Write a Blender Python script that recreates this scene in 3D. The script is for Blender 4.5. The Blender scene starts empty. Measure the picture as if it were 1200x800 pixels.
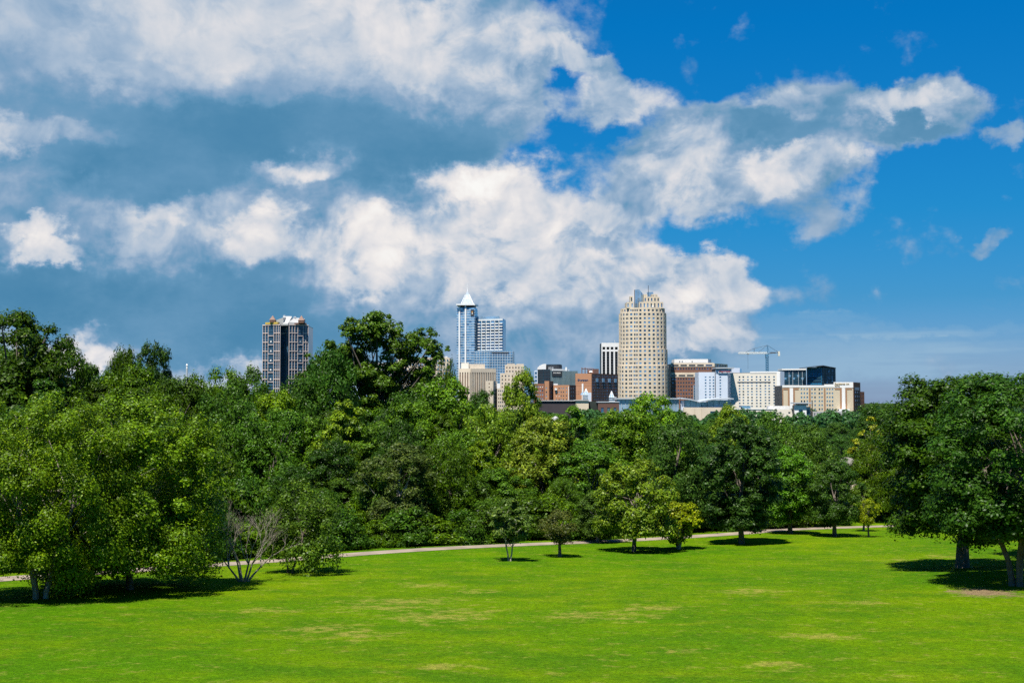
import bpy, math, random
import numpy as np
from mathutils import Vector
R = math.radians
sc = bpy.context.scene
COL = sc.collection
F0 = 1500.0                      # focal length in photo pixels (1200 wide)
TH = math.atan(70 / F0)          # camera pitch
CS, SN = math.cos(TH), math.sin(TH)

# ------------------------------------------------------------------ helpers
def ray(px, py):
    a = (px - 600) / F0; b = (400 - py) / F0
    return Vector((a, CS - b * SN, SN + b * CS))
def at(px, py, Y):
    r = ray(px, py); return r * (Y / r.y)
def zr(row, Y):
    return at(600, row, Y).z
def gz(x, y):
    ye = max(y, 0.0)
    z = -6 - .04 * ye if ye < 110 else -(10.4 + 10 * (1 - math.exp(-(ye - 110) * .004)))
    z += 4.35 * math.exp(-(ye / 9) ** 2)
    k = min(1, ye / 30)
    z += k * (.16 * math.sin(x * .055 + 1.3) * math.sin(y * .07) + .07 * math.sin(x * .19 + y * .11))
    z += .5 * math.exp(-((x - 26) / 9) ** 2 - ((y - 61) / 7) ** 2)
    return z
def ground_at(px, py):
    r = ray(px, py); lo, hi = 12.0, 2500.0
    f = lambda Y: (r * (Y / r.y)).z - gz((r * (Y / r.y)).x, Y)
    n = 12.0
    while n < 2500 and f(n) > 0: n *= 1.02
    lo, hi = n / 1.02, n
    for _ in range(30):
        m = (lo + hi) / 2
        if f(m) > 0: lo = m
        else: hi = m
    p = r * (lo / r.y); return Vector((p.x, p.y, gz(p.x, p.y)))

def tag(o, label=None, cat=None, group=None, kind=None):
    if label: o['label'] = label
    if cat: o['category'] = cat
    if group: o['group'] = group
    if kind: o['kind'] = kind
    return o
def empty(name, loc, label, cat, group=None):
    o = bpy.data.objects.new(name, None); COL.objects.link(o); o.location = loc
    o.empty_display_size = 1
    return tag(o, label, cat, group)
def link(name, me, parent=None, mat=None):
    o = bpy.data.objects.new(name, me); COL.objects.link(o)
    if parent is not None: o.parent = parent
    if mat is not None and len(me.materials) == 0: me.materials.append(mat)
    return o
def np_mesh(name, V, Fq, smooth=False):
    me = bpy.data.meshes.new(name)
    V = np.asarray(V, dtype=np.float32); Fq = np.asarray(Fq, dtype=np.int32)
    k = Fq.shape[1]
    me.vertices.add(len(V)); me.vertices.foreach_set('co', V.ravel())
    me.loops.add(Fq.size); me.loops.foreach_set('vertex_index', Fq.ravel())
    me.polygons.add(len(Fq)); me.polygons.foreach_set('loop_start', np.arange(0, Fq.size, k, dtype=np.int32))
    if smooth: me.polygons.foreach_set('use_smooth', np.ones(len(Fq), dtype=bool))
    me.update(calc_edges=True); return me

class MB:
    def __init__(s): s.v = []; s.f = []
    def hexa(s, p):          # 8 points, bottom 4 then top 4
        b = len(s.v); s.v += [tuple(q) for q in p]
        for q in ((0,3,2,1),(4,5,6,7),(0,1,5,4),(1,2,6,5),(2,3,7,6),(3,0,4,7)): s.f.append(tuple(b+i for i in q))
    def box(s, x0, x1, y0, y1, z0, z1):
        s.hexa([(x0,y0,z0),(x1,y0,z0),(x1,y1,z0),(x0,y1,z0),(x0,y0,z1),(x1,y0,z1),(x1,y1,z1),(x0,y1,z1)])
    def prism(s, pts, z0, z1, ztop=None):
        n = len(pts); b = len(s.v)
        s.v += [(p[0], p[1], z0) for p in pts] + [(p[0], p[1], (ztop[i] if ztop else z1)) for i, p in enumerate(pts)]
        s.f.append(tuple(b + n - 1 - i for i in range(n))); s.f.append(tuple(b + n + i for i in range(n)))
        for i in range(n):
            j = (i + 1) % n; s.f.append((b+i, b+j, b+n+j, b+n+i))
    def pyr(s, pts, z0, apex):
        n = len(pts); b = len(s.v)
        s.v += [(p[0], p[1], z0) for p in pts] + [tuple(apex)]
        s.f.append(tuple(b + n - 1 - i for i in range(n)))
        for i in range(n): s.f.append((b+i, b+(i+1) % n, b+n))
    def fb(s, F, u0, u1, v0, v1, d0, d1):
        P = lambda u, d: (F.A[0] + F.t[0]*u + F.n[0]*d, F.A[1] + F.t[1]*u + F.n[1]*d)
        q = [P(u0,d1), P(u1,d1), P(u1,d0), P(u0,d0)]
        s.hexa([(*p, v0) for p in q] + [(*p, v1) for p in q])
    def tube(s, pts, rad, n=6):
        b = len(s.v); m = len(pts)
        pts = [Vector(p) for p in pts]; a = None
        for i, p in enumerate(pts):
            d = (pts[min(i+1, m-1)] - pts[max(i-1, 0)]).normalized()
            if a is None: a = Vector((1, 0, 0)) if abs(d.x) < .7 else Vector((0, 1, 0))
            a = (a - d*a.dot(d)).normalized()      # the frame is carried along, so rings never twist
            c = d.cross(a)
            r = rad[i] if isinstance(rad, (list, tuple)) else rad
            for k in range(n):
                t = 2*math.pi*k/n
                s.v.append(tuple(p + a*(r*math.cos(t)) + c*(r*math.sin(t))))
        for i in range(m-1):
            for k in range(n):
                l = (k+1) % n
                s.f.append((b+i*n+k, b+i*n+l, b+(i+1)*n+l, b+(i+1)*n+k))
        s.f.append(tuple(b+k for k in range(n))); s.f.append(tuple(b+(m-1)*n+k for k in range(n)))
    def build(s, name, mat, parent=None, smooth=False):
        me = bpy.data.meshes.new(name); me.from_pydata(s.v, [], s.f)
        if mat: me.materials.append(mat)
        if smooth:
            for p in me.polygons: p.use_smooth = True
        me.update()
        o = bpy.data.objects.new(name, me); COL.objects.link(o)
        if parent is not None:
            o.parent = parent; o.matrix_parent_inverse.identity()
            L = Vector(parent.location); me.transform(__import__('mathutils').Matrix.Translation(-L))
            # nested part: parent may itself be a child at zero offset
            q = parent.parent
            if q is not None: me.transform(__import__('mathutils').Matrix.Translation(-Vector(q.location)))
        return o

# ------------------------------------------------------------------ materials
def newmat(name):
    m = bpy.data.materials.new(name); m.use_nodes = True
    nt = m.node_tree; return m, nt, nt.nodes['Principled BSDF']
def N(nt, t, **kw):
    n = nt.nodes.new(t)
    for k, v in kw.items():
        if k == 'inp':
            for a, b in v.items(): n.inputs[a].default_value = b
        else: setattr(n, k, v)
    return n
def mat_simple(name, col, rough=.8, var=.15, scale=.15, metal=0, spec=.3, rough_var=0):
    col = tuple(min(.86, c*.95) for c in col)
    m, nt, p = newmat(name)
    tc = N(nt, 'ShaderNodeTexCoord'); no = N(nt, 'ShaderNodeTexNoise', inp={'Scale': scale, 'Detail': 6})
    nt.links.new(tc.outputs['Object'], no.inputs['Vector'])
    mr = N(nt, 'ShaderNodeMapRange', inp={'From Min': .3, 'From Max': .7, 'To Min': 1-var, 'To Max': 1+var})
    nt.links.new(no.outputs['Fac'], mr.inputs['Value'])
    hs = N(nt, 'ShaderNodeVectorMath', operation='SCALE'); hs.inputs[0].default_value = col[:3]
    nt.links.new(mr.outputs['Result'], hs.inputs['Scale'])
    nt.links.new(hs.outputs[0], p.inputs['Base Color'])
    p.inputs['Roughness'].default_value = rough; p.inputs['Metallic'].default_value = metal
    p.inputs['Specular IOR Level'].default_value = spec
    return m
def mat_glass(name, col, rough=.12, metal=.55, bump=.0):
    m, nt, p = newmat(name)
    tc = N(nt, 'ShaderNodeTexCoord'); no = N(nt, 'ShaderNodeTexNoise', inp={'Scale': .09, 'Detail': 3})
    nt.links.new(tc.outputs['Object'], no.inputs['Vector'])
    mr = N(nt, 'ShaderNodeMapRange', inp={'From Min': .3, 'From Max': .7, 'To Min': .65, 'To Max': 1.3})
    nt.links.new(no.outputs['Fac'], mr.inputs['Value'])
    hs = N(nt, 'ShaderNodeVectorMath', operation='SCALE'); hs.inputs[0].default_value = col[:3]
    nt.links.new(mr.outputs['Result'], hs.inputs['Scale'])
    nt.links.new(hs.outputs[0], p.inputs['Base Color'])
    p.inputs['Roughness'].default_value = rough; p.inputs['Metallic'].default_value = metal
    return m
def mat_brick(name, c1, c2, mortar, scale=1.0):
    c1, c2, mortar = [tuple(c*.95 for c in q) for q in (c1, c2, mortar)]
    m, nt, p = newmat(name)
    tc = N(nt, 'ShaderNodeTexCoord')
    no = N(nt, 'ShaderNodeTexNoise', inp={'Scale': .25, 'Detail': 8, 'Roughness': .7})
    no2 = N(nt, 'ShaderNodeTexNoise', inp={'Scale': 2.2, 'Detail': 3})
    nt.links.new(tc.outputs['Object'], no.inputs['Vector']); nt.links.new(tc.outputs['Object'], no2.inputs['Vector'])
    mx = N(nt, 'ShaderNodeMix', data_type='RGBA'); mx.inputs['A'].default_value = (*c1, 1); mx.inputs['B'].default_value = (*c2, 1)
    nt.links.new(no.outputs['Fac'], mx.inputs['Factor'])
    mr = N(nt, 'ShaderNodeMapRange', inp={'From Min': .55, 'From Max': .75, 'To Min': 0, 'To Max': .5})
    nt.links.new(no2.outputs['Fac'], mr.inputs['Value'])
    m2 = N(nt, 'ShaderNodeMix', data_type='RGBA'); m2.inputs['B'].default_value = (*mortar, 1)
    nt.links.new(mx.outputs['Result'], m2.inputs['A']); nt.links.new(mr.outputs['Result'], m2.inputs['Factor'])
    nt.links.new(m2.outputs['Result'], p.inputs['Base Color']); p.inputs['Roughness'].default_value = .9
    p.inputs['Specular IOR Level'].default_value = .15
    return m
def mat_foliage():
    m, nt, p = newmat('foliage')
    oi = N(nt, 'ShaderNodeObjectInfo'); ge = N(nt, 'ShaderNodeNewGeometry')
    tc = N(nt, 'ShaderNodeTexCoord')
    no = N(nt, 'ShaderNodeTexNoise', inp={'Scale': .55, 'Detail': 3})
    nt.links.new(tc.outputs['Object'], no.inputs['Vector'])
    r1 = N(nt, 'ShaderNodeMapRange', inp={'From Min': 0, 'From Max': 1, 'To Min': .55, 'To Max': 1.6})
    nt.links.new(ge.outputs['Random Per Island'], r1.inputs['Value'])
    r2 = N(nt, 'ShaderNodeMapRange', inp={'From Min': .3, 'From Max': .7, 'To Min': .75, 'To Max': 1.25})
    nt.links.new(no.outputs['Fac'], r2.inputs['Value'])
    mu = N(nt, 'ShaderNodeMath', operation='MULTIPLY')
    nt.links.new(r1.outputs[0], mu.inputs[0]); nt.links.new(r2.outputs[0], mu.inputs[1])
    sc1 = N(nt, 'ShaderNodeVectorMath', operation='SCALE')
    nt.links.new(oi.outputs['Color'], sc1.inputs[0]); nt.links.new(mu.outputs[0], sc1.inputs['Scale'])
    # some leaves turn yellower
    gt = N(nt, 'ShaderNodeMapRange', inp={'From Min': .8, 'From Max': 1, 'To Min': 0, 'To Max': .55})
    nt.links.new(ge.outputs['Random Per Island'], gt.inputs['Value'])
    yl = N(nt, 'ShaderNodeVectorMath', operation='MULTIPLY'); yl.inputs[1].default_value = (1.9, 1.25, .8)
    nt.links.new(sc1.outputs[0], yl.inputs[0])
    mx = N(nt, 'ShaderNodeMix', data_type='RGBA')
    nt.links.new(gt.outputs[0], mx.inputs['Factor']); nt.links.new(sc1.outputs[0], mx.inputs['A']); nt.links.new(yl.outputs[0], mx.inputs['B'])
    nt.links.new(mx.outputs['Result'], p.inputs['Base Color'])
    p.inputs['Roughness'].default_value = .42; p.inputs['Specular IOR Level'].default_value = .13
    tr = N(nt, 'ShaderNodeBsdfTranslucent')
    t2 = N(nt, 'ShaderNodeVectorMath', operation='MULTIPLY'); t2.inputs[1].default_value = (1.5, 1.5, .6)
    nt.links.new(mx.outputs['Result'], t2.inputs[0]); nt.links.new(t2.outputs[0], tr.inputs['Color'])
    ms = N(nt, 'ShaderNodeMixShader'); ms.inputs[0].default_value = .2
    nt.links.new(p.outputs[0], ms.inputs[1]); nt.links.new(tr.outputs[0], ms.inputs[2])
    nt.links.new(ms.outputs[0], nt.nodes['Material Output'].inputs['Surface'])
    return m
def mat_bark(name, c1, c2):
    m, nt, p = newmat(name)
    tc = N(nt, 'ShaderNodeTexCoord'); mp = N(nt, 'ShaderNodeMapping'); mp.inputs['Scale'].default_value = (5, 5, 1.2)
    no = N(nt, 'ShaderNodeTexNoise', inp={'Scale': 1.5, 'Detail': 6, 'Roughness': .7})
    nt.links.new(tc.outputs['Object'], mp.inputs[0]); nt.links.new(mp.outputs[0], no.inputs['Vector'])
    cr = N(nt, 'ShaderNodeValToRGB'); cr.color_ramp.elements[0].position = .35; cr.color_ramp.elements[1].position = .65
    cr.color_ramp.elements[0].color = (*c1, 1); cr.color_ramp.elements[1].color = (*c2, 1)
    nt.links.new(no.outputs['Fac'], cr.inputs[0]); nt.links.new(cr.outputs[0], p.inputs['Base Color'])
    bp = N(nt, 'ShaderNodeBump', inp={'Strength': .6, 'Distance': .05}); nt.links.new(no.outputs['Fac'], bp.inputs['Height'])
    nt.links.new(bp.outputs[0], p.inputs['Normal']); p.inputs['Roughness'].default_value = .9
    return m
FOL = mat_foliage()
BARK = mat_bark('bark', (.05, .04, .03), (.16, .13, .10))
BARK_PALE = mat_bark('pale_bark', (.13, .10, .075), (.38, .33, .27))

# ------------------------------------------------------------------ ground
def mat_grass():
    m, nt, p = newmat('grass_ground')
    ge = N(nt, 'ShaderNodeNewGeometry'); L = nt.links.new
    def noise(s, d, r=.6, stretch=None, off=(0,0,0)):
        mp = N(nt, 'ShaderNodeMapping'); mp.inputs['Scale'].default_value = stretch or (1, 1, 1); mp.inputs['Location'].default_value = off
        L(ge.outputs['Position'], mp.inputs[0]); n = N(nt, 'ShaderNodeTexNoise', inp={'Scale': s, 'Detail': d, 'Roughness': r}); L(mp.outputs[0], n.inputs['Vector']); return n.outputs['Fac']
    def ramp(x, a, b, lo, hi):
        r = N(nt, 'ShaderNodeMapRange', inp={'From Min': a, 'From Max': b, 'To Min': lo, 'To Max': hi}); L(x, r.inputs['Value']); return r.outputs[0]
    def mix(f, A, B):
        x = N(nt, 'ShaderNodeMix', data_type='RGBA'); L(f, x.inputs['Factor'])
        for s, c in (('A', A), ('B', B)):
            if isinstance(c, tuple): x.inputs[s].default_value = (*c, 1)
            else: L(c, x.inputs[s])
        return x.outputs['Result']
    def mul(a, b):
        x = N(nt, 'ShaderNodeMath', operation='MULTIPLY'); L(a, x.inputs[0])
        if isinstance(b, float): x.inputs[1].default_value = b
        else: L(b, x.inputs[1])
        return x.outputs[0]
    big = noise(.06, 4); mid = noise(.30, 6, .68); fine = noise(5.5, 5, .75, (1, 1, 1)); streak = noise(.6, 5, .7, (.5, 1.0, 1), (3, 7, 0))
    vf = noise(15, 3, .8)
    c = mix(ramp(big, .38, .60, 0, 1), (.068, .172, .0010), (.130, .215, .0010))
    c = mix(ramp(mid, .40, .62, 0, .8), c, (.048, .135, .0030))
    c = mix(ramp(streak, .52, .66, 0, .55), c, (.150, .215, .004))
    # dry patches: several low-frequency spots broken by noise
    dry = None
    wn = N(nt, 'ShaderNodeTexNoise', inp={'Scale': .5, 'Detail': 5, 'Roughness': .65}); L(ge.outputs['Position'], wn.inputs['Vector'])
    ws = N(nt, 'ShaderNodeVectorMath', operation='MULTIPLY_ADD'); L(wn.outputs['Color'], ws.inputs[0]); ws.inputs[1].default_value = (4, 5, 0); L(ge.outputs['Position'], ws.inputs[2])
    w0 = N(nt, 'ShaderNodeVectorMath', operation='SUBTRACT'); L(ws.outputs[0], w0.inputs[0]); w0.inputs[1].default_value = (2, 2.5, 0); WP = w0.outputs[0]
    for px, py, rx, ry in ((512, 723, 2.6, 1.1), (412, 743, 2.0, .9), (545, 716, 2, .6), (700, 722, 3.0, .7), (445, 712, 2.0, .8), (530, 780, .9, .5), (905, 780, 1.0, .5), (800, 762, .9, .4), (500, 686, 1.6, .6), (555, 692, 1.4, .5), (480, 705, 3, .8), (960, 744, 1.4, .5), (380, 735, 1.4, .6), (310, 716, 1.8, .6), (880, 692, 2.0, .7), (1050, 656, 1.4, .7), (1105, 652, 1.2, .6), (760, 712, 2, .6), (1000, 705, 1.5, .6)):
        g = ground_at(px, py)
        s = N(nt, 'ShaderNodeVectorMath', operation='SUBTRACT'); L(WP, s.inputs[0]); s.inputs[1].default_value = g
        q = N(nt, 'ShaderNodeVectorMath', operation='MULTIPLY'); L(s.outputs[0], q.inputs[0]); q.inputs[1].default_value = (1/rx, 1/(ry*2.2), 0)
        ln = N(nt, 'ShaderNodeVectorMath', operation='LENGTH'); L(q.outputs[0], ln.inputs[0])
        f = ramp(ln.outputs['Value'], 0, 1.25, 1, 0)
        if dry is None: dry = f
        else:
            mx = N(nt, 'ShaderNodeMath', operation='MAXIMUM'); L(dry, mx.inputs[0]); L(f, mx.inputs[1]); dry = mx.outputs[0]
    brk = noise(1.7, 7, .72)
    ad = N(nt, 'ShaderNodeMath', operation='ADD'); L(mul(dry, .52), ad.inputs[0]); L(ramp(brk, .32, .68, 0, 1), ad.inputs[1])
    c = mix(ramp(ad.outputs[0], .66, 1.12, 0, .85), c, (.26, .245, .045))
    # bare soil under right hand trees
    g = ground_at(1152, 694)
    s = N(nt, 'ShaderNodeVectorMath', operation='SUBTRACT'); L(ge.outputs['Position'], s.inputs[0]); s.inputs[1].default_value = g
    q = N(nt, 'ShaderNodeVectorMath', operation='MULTIPLY'); L(s.outputs[0], q.inputs[0]); q.inputs[1].default_value = (1/2.3, 1/2.6, 0)
    ln = N(nt, 'ShaderNodeVectorMath', operation='LENGTH'); L(q.outputs[0], ln.inputs[0])
    a2 = N(nt, 'ShaderNodeMath', operation='ADD'); L(mul(ramp(ln.outputs['Value'], 0, 1.3, 1, 0), .6), a2.inputs[0]); L(brk, a2.inputs[1])
    c = mix(ramp(a2.outputs[0], .78, .95, 0, .85), c, (.24, .155, .10))
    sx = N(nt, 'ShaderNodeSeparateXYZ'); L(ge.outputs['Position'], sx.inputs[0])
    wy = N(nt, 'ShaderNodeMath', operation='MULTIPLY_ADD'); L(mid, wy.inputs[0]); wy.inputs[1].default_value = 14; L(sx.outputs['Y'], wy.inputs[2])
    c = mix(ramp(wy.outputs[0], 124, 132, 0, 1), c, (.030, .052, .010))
    v1 = ramp(fine, .3, .7, .60, 1.32); v2 = ramp(vf, .3, .7, .65, 1.3)
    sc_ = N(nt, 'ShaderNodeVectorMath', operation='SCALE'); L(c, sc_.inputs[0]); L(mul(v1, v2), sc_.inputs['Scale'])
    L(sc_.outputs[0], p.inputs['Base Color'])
    h = N(nt, 'ShaderNodeMath', operation='ADD'); L(fine, h.inputs[0]); L(vf, h.inputs[1])
    bp = N(nt, 'ShaderNodeBump', inp={'Strength': .9, 'Distance': .10}); L(h.outputs[0], bp.inputs['Height']); L(bp.outputs[0], p.inputs['Normal'])
    p.inputs['Roughness'].default_value = .95; p.inputs['Specular IOR Level'].default_value = .03
    return m
def axis(marks):
    out = []
    for a, b, st in marks:
        out += list(np.arange(a, b, st))
    return out
xs = axis([(-6000, -600, 600), (-600, -120, 40), (-120, 120, 2.0), (120, 600, 40), (600, 6001, 600)])
ys = axis([(-1500, -100, 200), (-100, 0, 10), (0, 150, 1.5), (150, 400, 10), (400, 2000, 80), (2000, 12001, 1000)])
V = np.array([(x, y, gz(x, y)) for y in ys for x in xs]); nx, ny = len(xs), len(ys)
ii, jj = np.meshgrid(np.arange(nx-1), np.arange(ny-1)); b = (jj*nx+ii).ravel()
lawn = link('ground', np_mesh('ground', V, np.stack([b, b+1, b+nx+1, b+nx], 1), True), mat=mat_grass())
tag(lawn, 'bright green mown grass slope falling away to the wood', kind='structure')

# path
PTS = [(-260, 706), (-120, 690), (0, 678.5), (110, 671), (230, 663), (400, 650.5), (500, 643.5), (600, 638.5), (650, 636.5), (710, 634), (760, 631.5), (818, 628), (872, 624.3), (910, 621), (998, 617.5), (1060, 615.5), (1140, 612), (1260, 608)]
gp = [ground_at(*p) for p in PTS]
def spline(P, n=14):
    out = []
    for i in range(len(P)-1):
        a, b_, c, d = P[max(i-1,0)], P[i], P[i+1], P[min(i+2, len(P)-1)]
        for k in range(n):
            t = k/n
            out.append(.5*((2*b_) + (c-a)*t + (2*a-5*b_+4*c-d)*t*t + (3*b_-a-3*c+d)*t**3))
    return out
cl = spline(gp)
pv = []
for i, p in enumerate(cl):
    d = (cl[min(i+1, len(cl)-1)] - cl[max(i-1, 0)]); d.z = 0; d.normalize(); n_ = Vector((-d.y, d.x, 0))
    for k in range(7):
        s_ = (k/6-.5)*1.9
        q = p + n_*s_; pv.append((q.x, q.y, gz(q.x, q.y) + .045 - .03*abs(k-3)/3))
b = np.array([i*7+k for i in range(len(cl)-1) for k in range(6)])
PATHM = mat_simple('path_asphalt', (.25, .20, .155), .9, .3, .9)
path = link('path', np_mesh('path', pv, np.stack([b, b+1, b+8, b+7], 1), True), mat=PATHM)
tag(path, 'pale tarmac footpath curving along the foot of the wood', kind='structure')
def path_y(x):
    best = min(cl, key=lambda p: abs(p.x-x)); return best.y
# ------------------------------------------------------------------ trees
PROF = {
 'oval':  lambda t: math.sqrt(max(.02, 1 - ((t-.45)/.57)**2)),
 'broad': lambda t: math.sqrt(max(.02, 1 - ((t-.38)/.64)**2)) ** .75,
 'tall':  lambda t: (math.sqrt(max(.02, 1 - ((t-.42)/.6)**2))) * (1.0 if t < .5 else 1-.25*(t-.5)),
 'cone':  lambda t: max(.08, min(1, (t+.03)*4.5)) * (1-.80*max(0, t-.2)/.8),
 'bush':  lambda t: math.sqrt(max(.02, 1 - ((t-.25)/.78)**2)),
 'boxy':  lambda t: (max(.02, 1 - abs((t-.45)/.57)**3.2)) ** .5,
 'round': lambda t: math.sqrt(max(.02, 1 - ((t-.5)/.52)**2)),
}
def make_tree(seed, H, W, hb, prof, ncl, nleaf, ls, rc=(.09, .17), stems=1, lobes=.22, droop=0, trunk_r=None, gaps=0., shift=0., lean=0., limbs=14, skirt=0, fill=.25, blobs=None):
    """crown mesh and trunk mesh, base at the origin; H height, W crown width, hb crown base as a fraction of H"""
    rg = np.random.default_rng(seed); rnd = random.Random(seed)
    prf = PROF[prof]; hc = H*(1-hb); ph = rg.uniform(0, 6.28, 6)
    def env(a, t):
        l = 1 + lobes*(math.sin(2*a+ph[0]+2*t)*.5 + math.sin(3*a+ph[1]-5*t)*.4 + math.sin(5*a+ph[2]+9*t)*.35 + math.sin(7*t*1.7+ph[3])*.3)
        return prf(t) * W/2 * l
    C = []; tries = 0
    if blobs:
        wts = np.array([b_[3]**2 for b_ in blobs]); wts /= wts.sum()
        for k in rg.choice(len(blobs), size=ncl, p=wts):
            bx_, by_, bz_, br_ = blobs[k]; d_ = rg.normal(size=3); d_ /= np.linalg.norm(d_); q = rg.uniform(.2, 1)**.5*.85
            C.append((bx_+d_[0]*br_*q, by_+d_[1]*br_*q*1.2, bz_+d_[2]*br_*q, br_*rg.uniform(.2, .42)))
    while len(C) < ncl and tries < ncl*30:
        tries += 1
        t = rg.uniform(0, 1)**.92; a = rg.uniform(0, 6.283)
        e = env(a, t)
        if rg.uniform() > (e/(W/2))**.9 + .12: continue
        r = rg.uniform(*rc) * W * (1.1 - .45*t)
        if rg.uniform() < .28: r *= .55
        q = (rg.uniform(fill, 1))**.5
        rr = max(0, e - r*.55)*q
        x, y = rr*math.cos(a), rr*math.sin(a); z = hb*H + t*(hc - r*.5)
        if t < .25: z += (1-q)*hc*.18
        if gaps and math.sin(x*2.1/W*6+ph[4])*math.sin(y*2/W*6+ph[5])*math.sin(z/H*17) > 1-gaps: continue
        C.append((x + lean*t*W + shift*W, y, z, r))
    C = np.array(C)
    per = np.maximum(6, (nleaf * (C[:,3]**2)/np.sum(C[:,3]**2))).astype(int)
    cen = np.repeat(C[:, :3], per, axis=0); rad = np.repeat(C[:,3], per); n = len(cen)
    d = rg.normal(size=(n, 3)); d /= np.linalg.norm(d, axis=1)[:, None]
    low = d[:,2] < -.25; d[low, 2] *= .35; d /= np.linalg.norm(d, axis=1)[:, None]
    u = .35 + .75*rg.uniform(size=n)**.6
    # twigs: leaves of one clump gather along shoots, which breaks up the ball
    u *= 1 + .35*np.sin(d[:,0]*7+cen[:,1])*np.sin(d[:,1]*8+cen[:,2]*3)*np.sin(d[:,2]*6+cen[:,0])
    P = cen + d*(rad*u)[:, None]*np.array([1, 1, .8])
    if droop: P[:,2] -= droop*rad*rg.uniform(size=n)**2*2.2
    outw = cen.copy(); outw[:,2] = (outw[:,2] - H*(hb+1)/2)*.6; outw /= (np.linalg.norm(outw, axis=1)[:, None]+1e-6)
    nn = d*1.0 + outw*.25 + np.array([0, 0, .4]) + rg.normal(size=(n, 3))*.40
    nn /= np.linalg.norm(nn, axis=1)[:, None]
    rv = rg.normal(size=(n, 3)); t1 = np.cross(nn, rv); t1 /= np.linalg.norm(t1, axis=1)[:, None]; t2 = np.cross(nn, t1)
    s = ls*rg.uniform(.65, 1.35, size=n)[:, None]
    V = np.stack([P - t1*s*.62, P + t2*s*.36 + t1*s*.05, P + t1*s*.62, P - t2*s*.36 + t1*s*.05], axis=1).reshape(-1, 3)
    V[:,2] = np.maximum(V[:,2], .02)
    crown = np_mesh('crown', V, np.arange(n*4).reshape(-1, 4)); crown.materials.append(FOL)
    # trunk and limbs
    mb = MB(); tr = trunk_r or W*.028 + H*.008
    tops = []
    for k in range(stems):
        a = 6.283*k/stems + rnd.uniform(-.4, .4); sp = (0 if stems == 1 else .06*W)
        bx, by = math.cos(a)*sp*.45, math.sin(a)*sp*.45
        top = Vector((math.cos(a)*(W*.16 if stems > 1 else W*.02) + lean*W*.5 + shift*W*.6, math.sin(a)*(W*.16 if stems > 1 else W*.02), H*(hb+.45*(1-hb))))
        pts = [Vector((bx, by, -.3)), Vector((bx, by, .03*H))]
        m = 6
        for i in range(1, m+1):
            t = i/m
            pts.append(Vector((bx, by, .03*H)).lerp(top, t) + Vector((rnd.uniform(-1, 1), rnd.uniform(-1, 1), 0))*W*.012)
        r0 = tr if stems == 1 else tr*.62
        mb.tube(pts, [r0*1.25, r0*1.08] + [r0*(1-.5*i/m) for i in range(1, m+1)], 8)
        tops.append((pts, r0))
    order = list(range(len(C))); rnd.shuffle(order)
    for i in order[:limbs*stems]:
        c = Vector(C[i][:3]); pts, r0 = tops[rnd.randrange(stems)]
        k = rnd.randrange(3 if not blobs else 4, len(pts)); s0 = pts[k]
        if s0.z > c.z: k = 3; s0 = pts[3]
        mid = s0.lerp(c, .5) + Vector((rnd.uniform(-1,1), rnd.uniform(-1,1), rnd.uniform(-.2,.8)))*W*(.06 if blobs else .03)
        rr = r0*.34
        mb.tube([s0, mid, c, c.lerp(Vector((c.x*1.1, c.y*1.1, c.z+C[i][3]*.6)), 1)], [rr, rr*.65, rr*.3, rr*.12], 5)
    tm = bpy.data.meshes.new('trunk'); tm.from_pydata(mb.v, [], mb.f)
    for p in tm.polygons: p.use_smooth = True
    return crown, tm, H, W

VAR = {}
def variants(key, n, **kw):
    VAR[key] = [make_tree(hash_seed + i*17, **kw) for i in range(n) for hash_seed in [sum(map(ord, key))]]
variants('oval', 3, H=12, W=8, hb=.12, prof='oval', ncl=120, nleaf=38000, ls=.20)
variants('broad', 3, H=12, W=11, hb=.14, prof='broad', ncl=150, nleaf=42000, ls=.22)
variants('tall', 2, H=14, W=6.5, hb=.08, prof='tall', ncl=110, nleaf=32000, ls=.21, lobes=.32)
variants('open', 3, H=18, W=13, hb=.2, prof='broad', ncl=105, nleaf=40000, ls=.25, gaps=.55, lobes=.42, rc=(.065, .13), limbs=32)
variants('cone', 1, H=12, W=7, hb=.08, prof='cone', ncl=130, nleaf=32000, ls=.2)
variants('bush', 3, H=4, W=5, hb=0, prof='bush', ncl=60, nleaf=13000, ls=.16, limbs=8, rc=(.12, .22))
variants('young', 3, H=5, W=3.6, hb=.3, prof='round', ncl=60, nleaf=9500, ls=.12, lobes=.3, rc=(.10, .18))
BK = {}
def bark_slot(o, mat):
    if len(o.data.materials) == 0: o.data.materials.append(BARK)
    o.material_slots[0].link = 'OBJECT'; o.material_slots[0].material = mat

G_DARK = (.026, .066, .003); G_MID = (.047, .108, .004); G_BRI = (.088, .172, .004); G_YEL = (.145, .215, .006)
G_BLUE = (.045, .095, .020); G_OLIVE = (.080, .110, .008); G_BRZ = (.070, .070, .014); G_BIR = (.066, .142, .006)
def rot_seed(x, y): return (x*12.9898 + y*78.233) % 6.283
def put_tree(name, tree, x, y, H, W, col, label, cat='tree', group=None, bark=None, rot=None, jit=.08, hide_trunk=False):
    crown, tm, h0, w0 = tree
    z = gz(x, y)
    t = empty(name, (x, y, z), label, cat, group)
    t.rotation_euler.z = rot_seed(x, y) if rot is None else rot
    t.scale = (W/w0, W/w0, H/h0)
    rj = random.Random(int(x*31+y*17))
    f = 1 + rj.uniform(-jit, jit)*1.5
    c = link('crown', crown, t); c.color = (col[0]*f*1.2*(1+rj.uniform(-jit, jit)), col[1]*f*1.06, col[2]*f*.45, 1)
    k = link('trunk', tm, t); bark_slot(k, bark or BARK)
    return t
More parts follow.
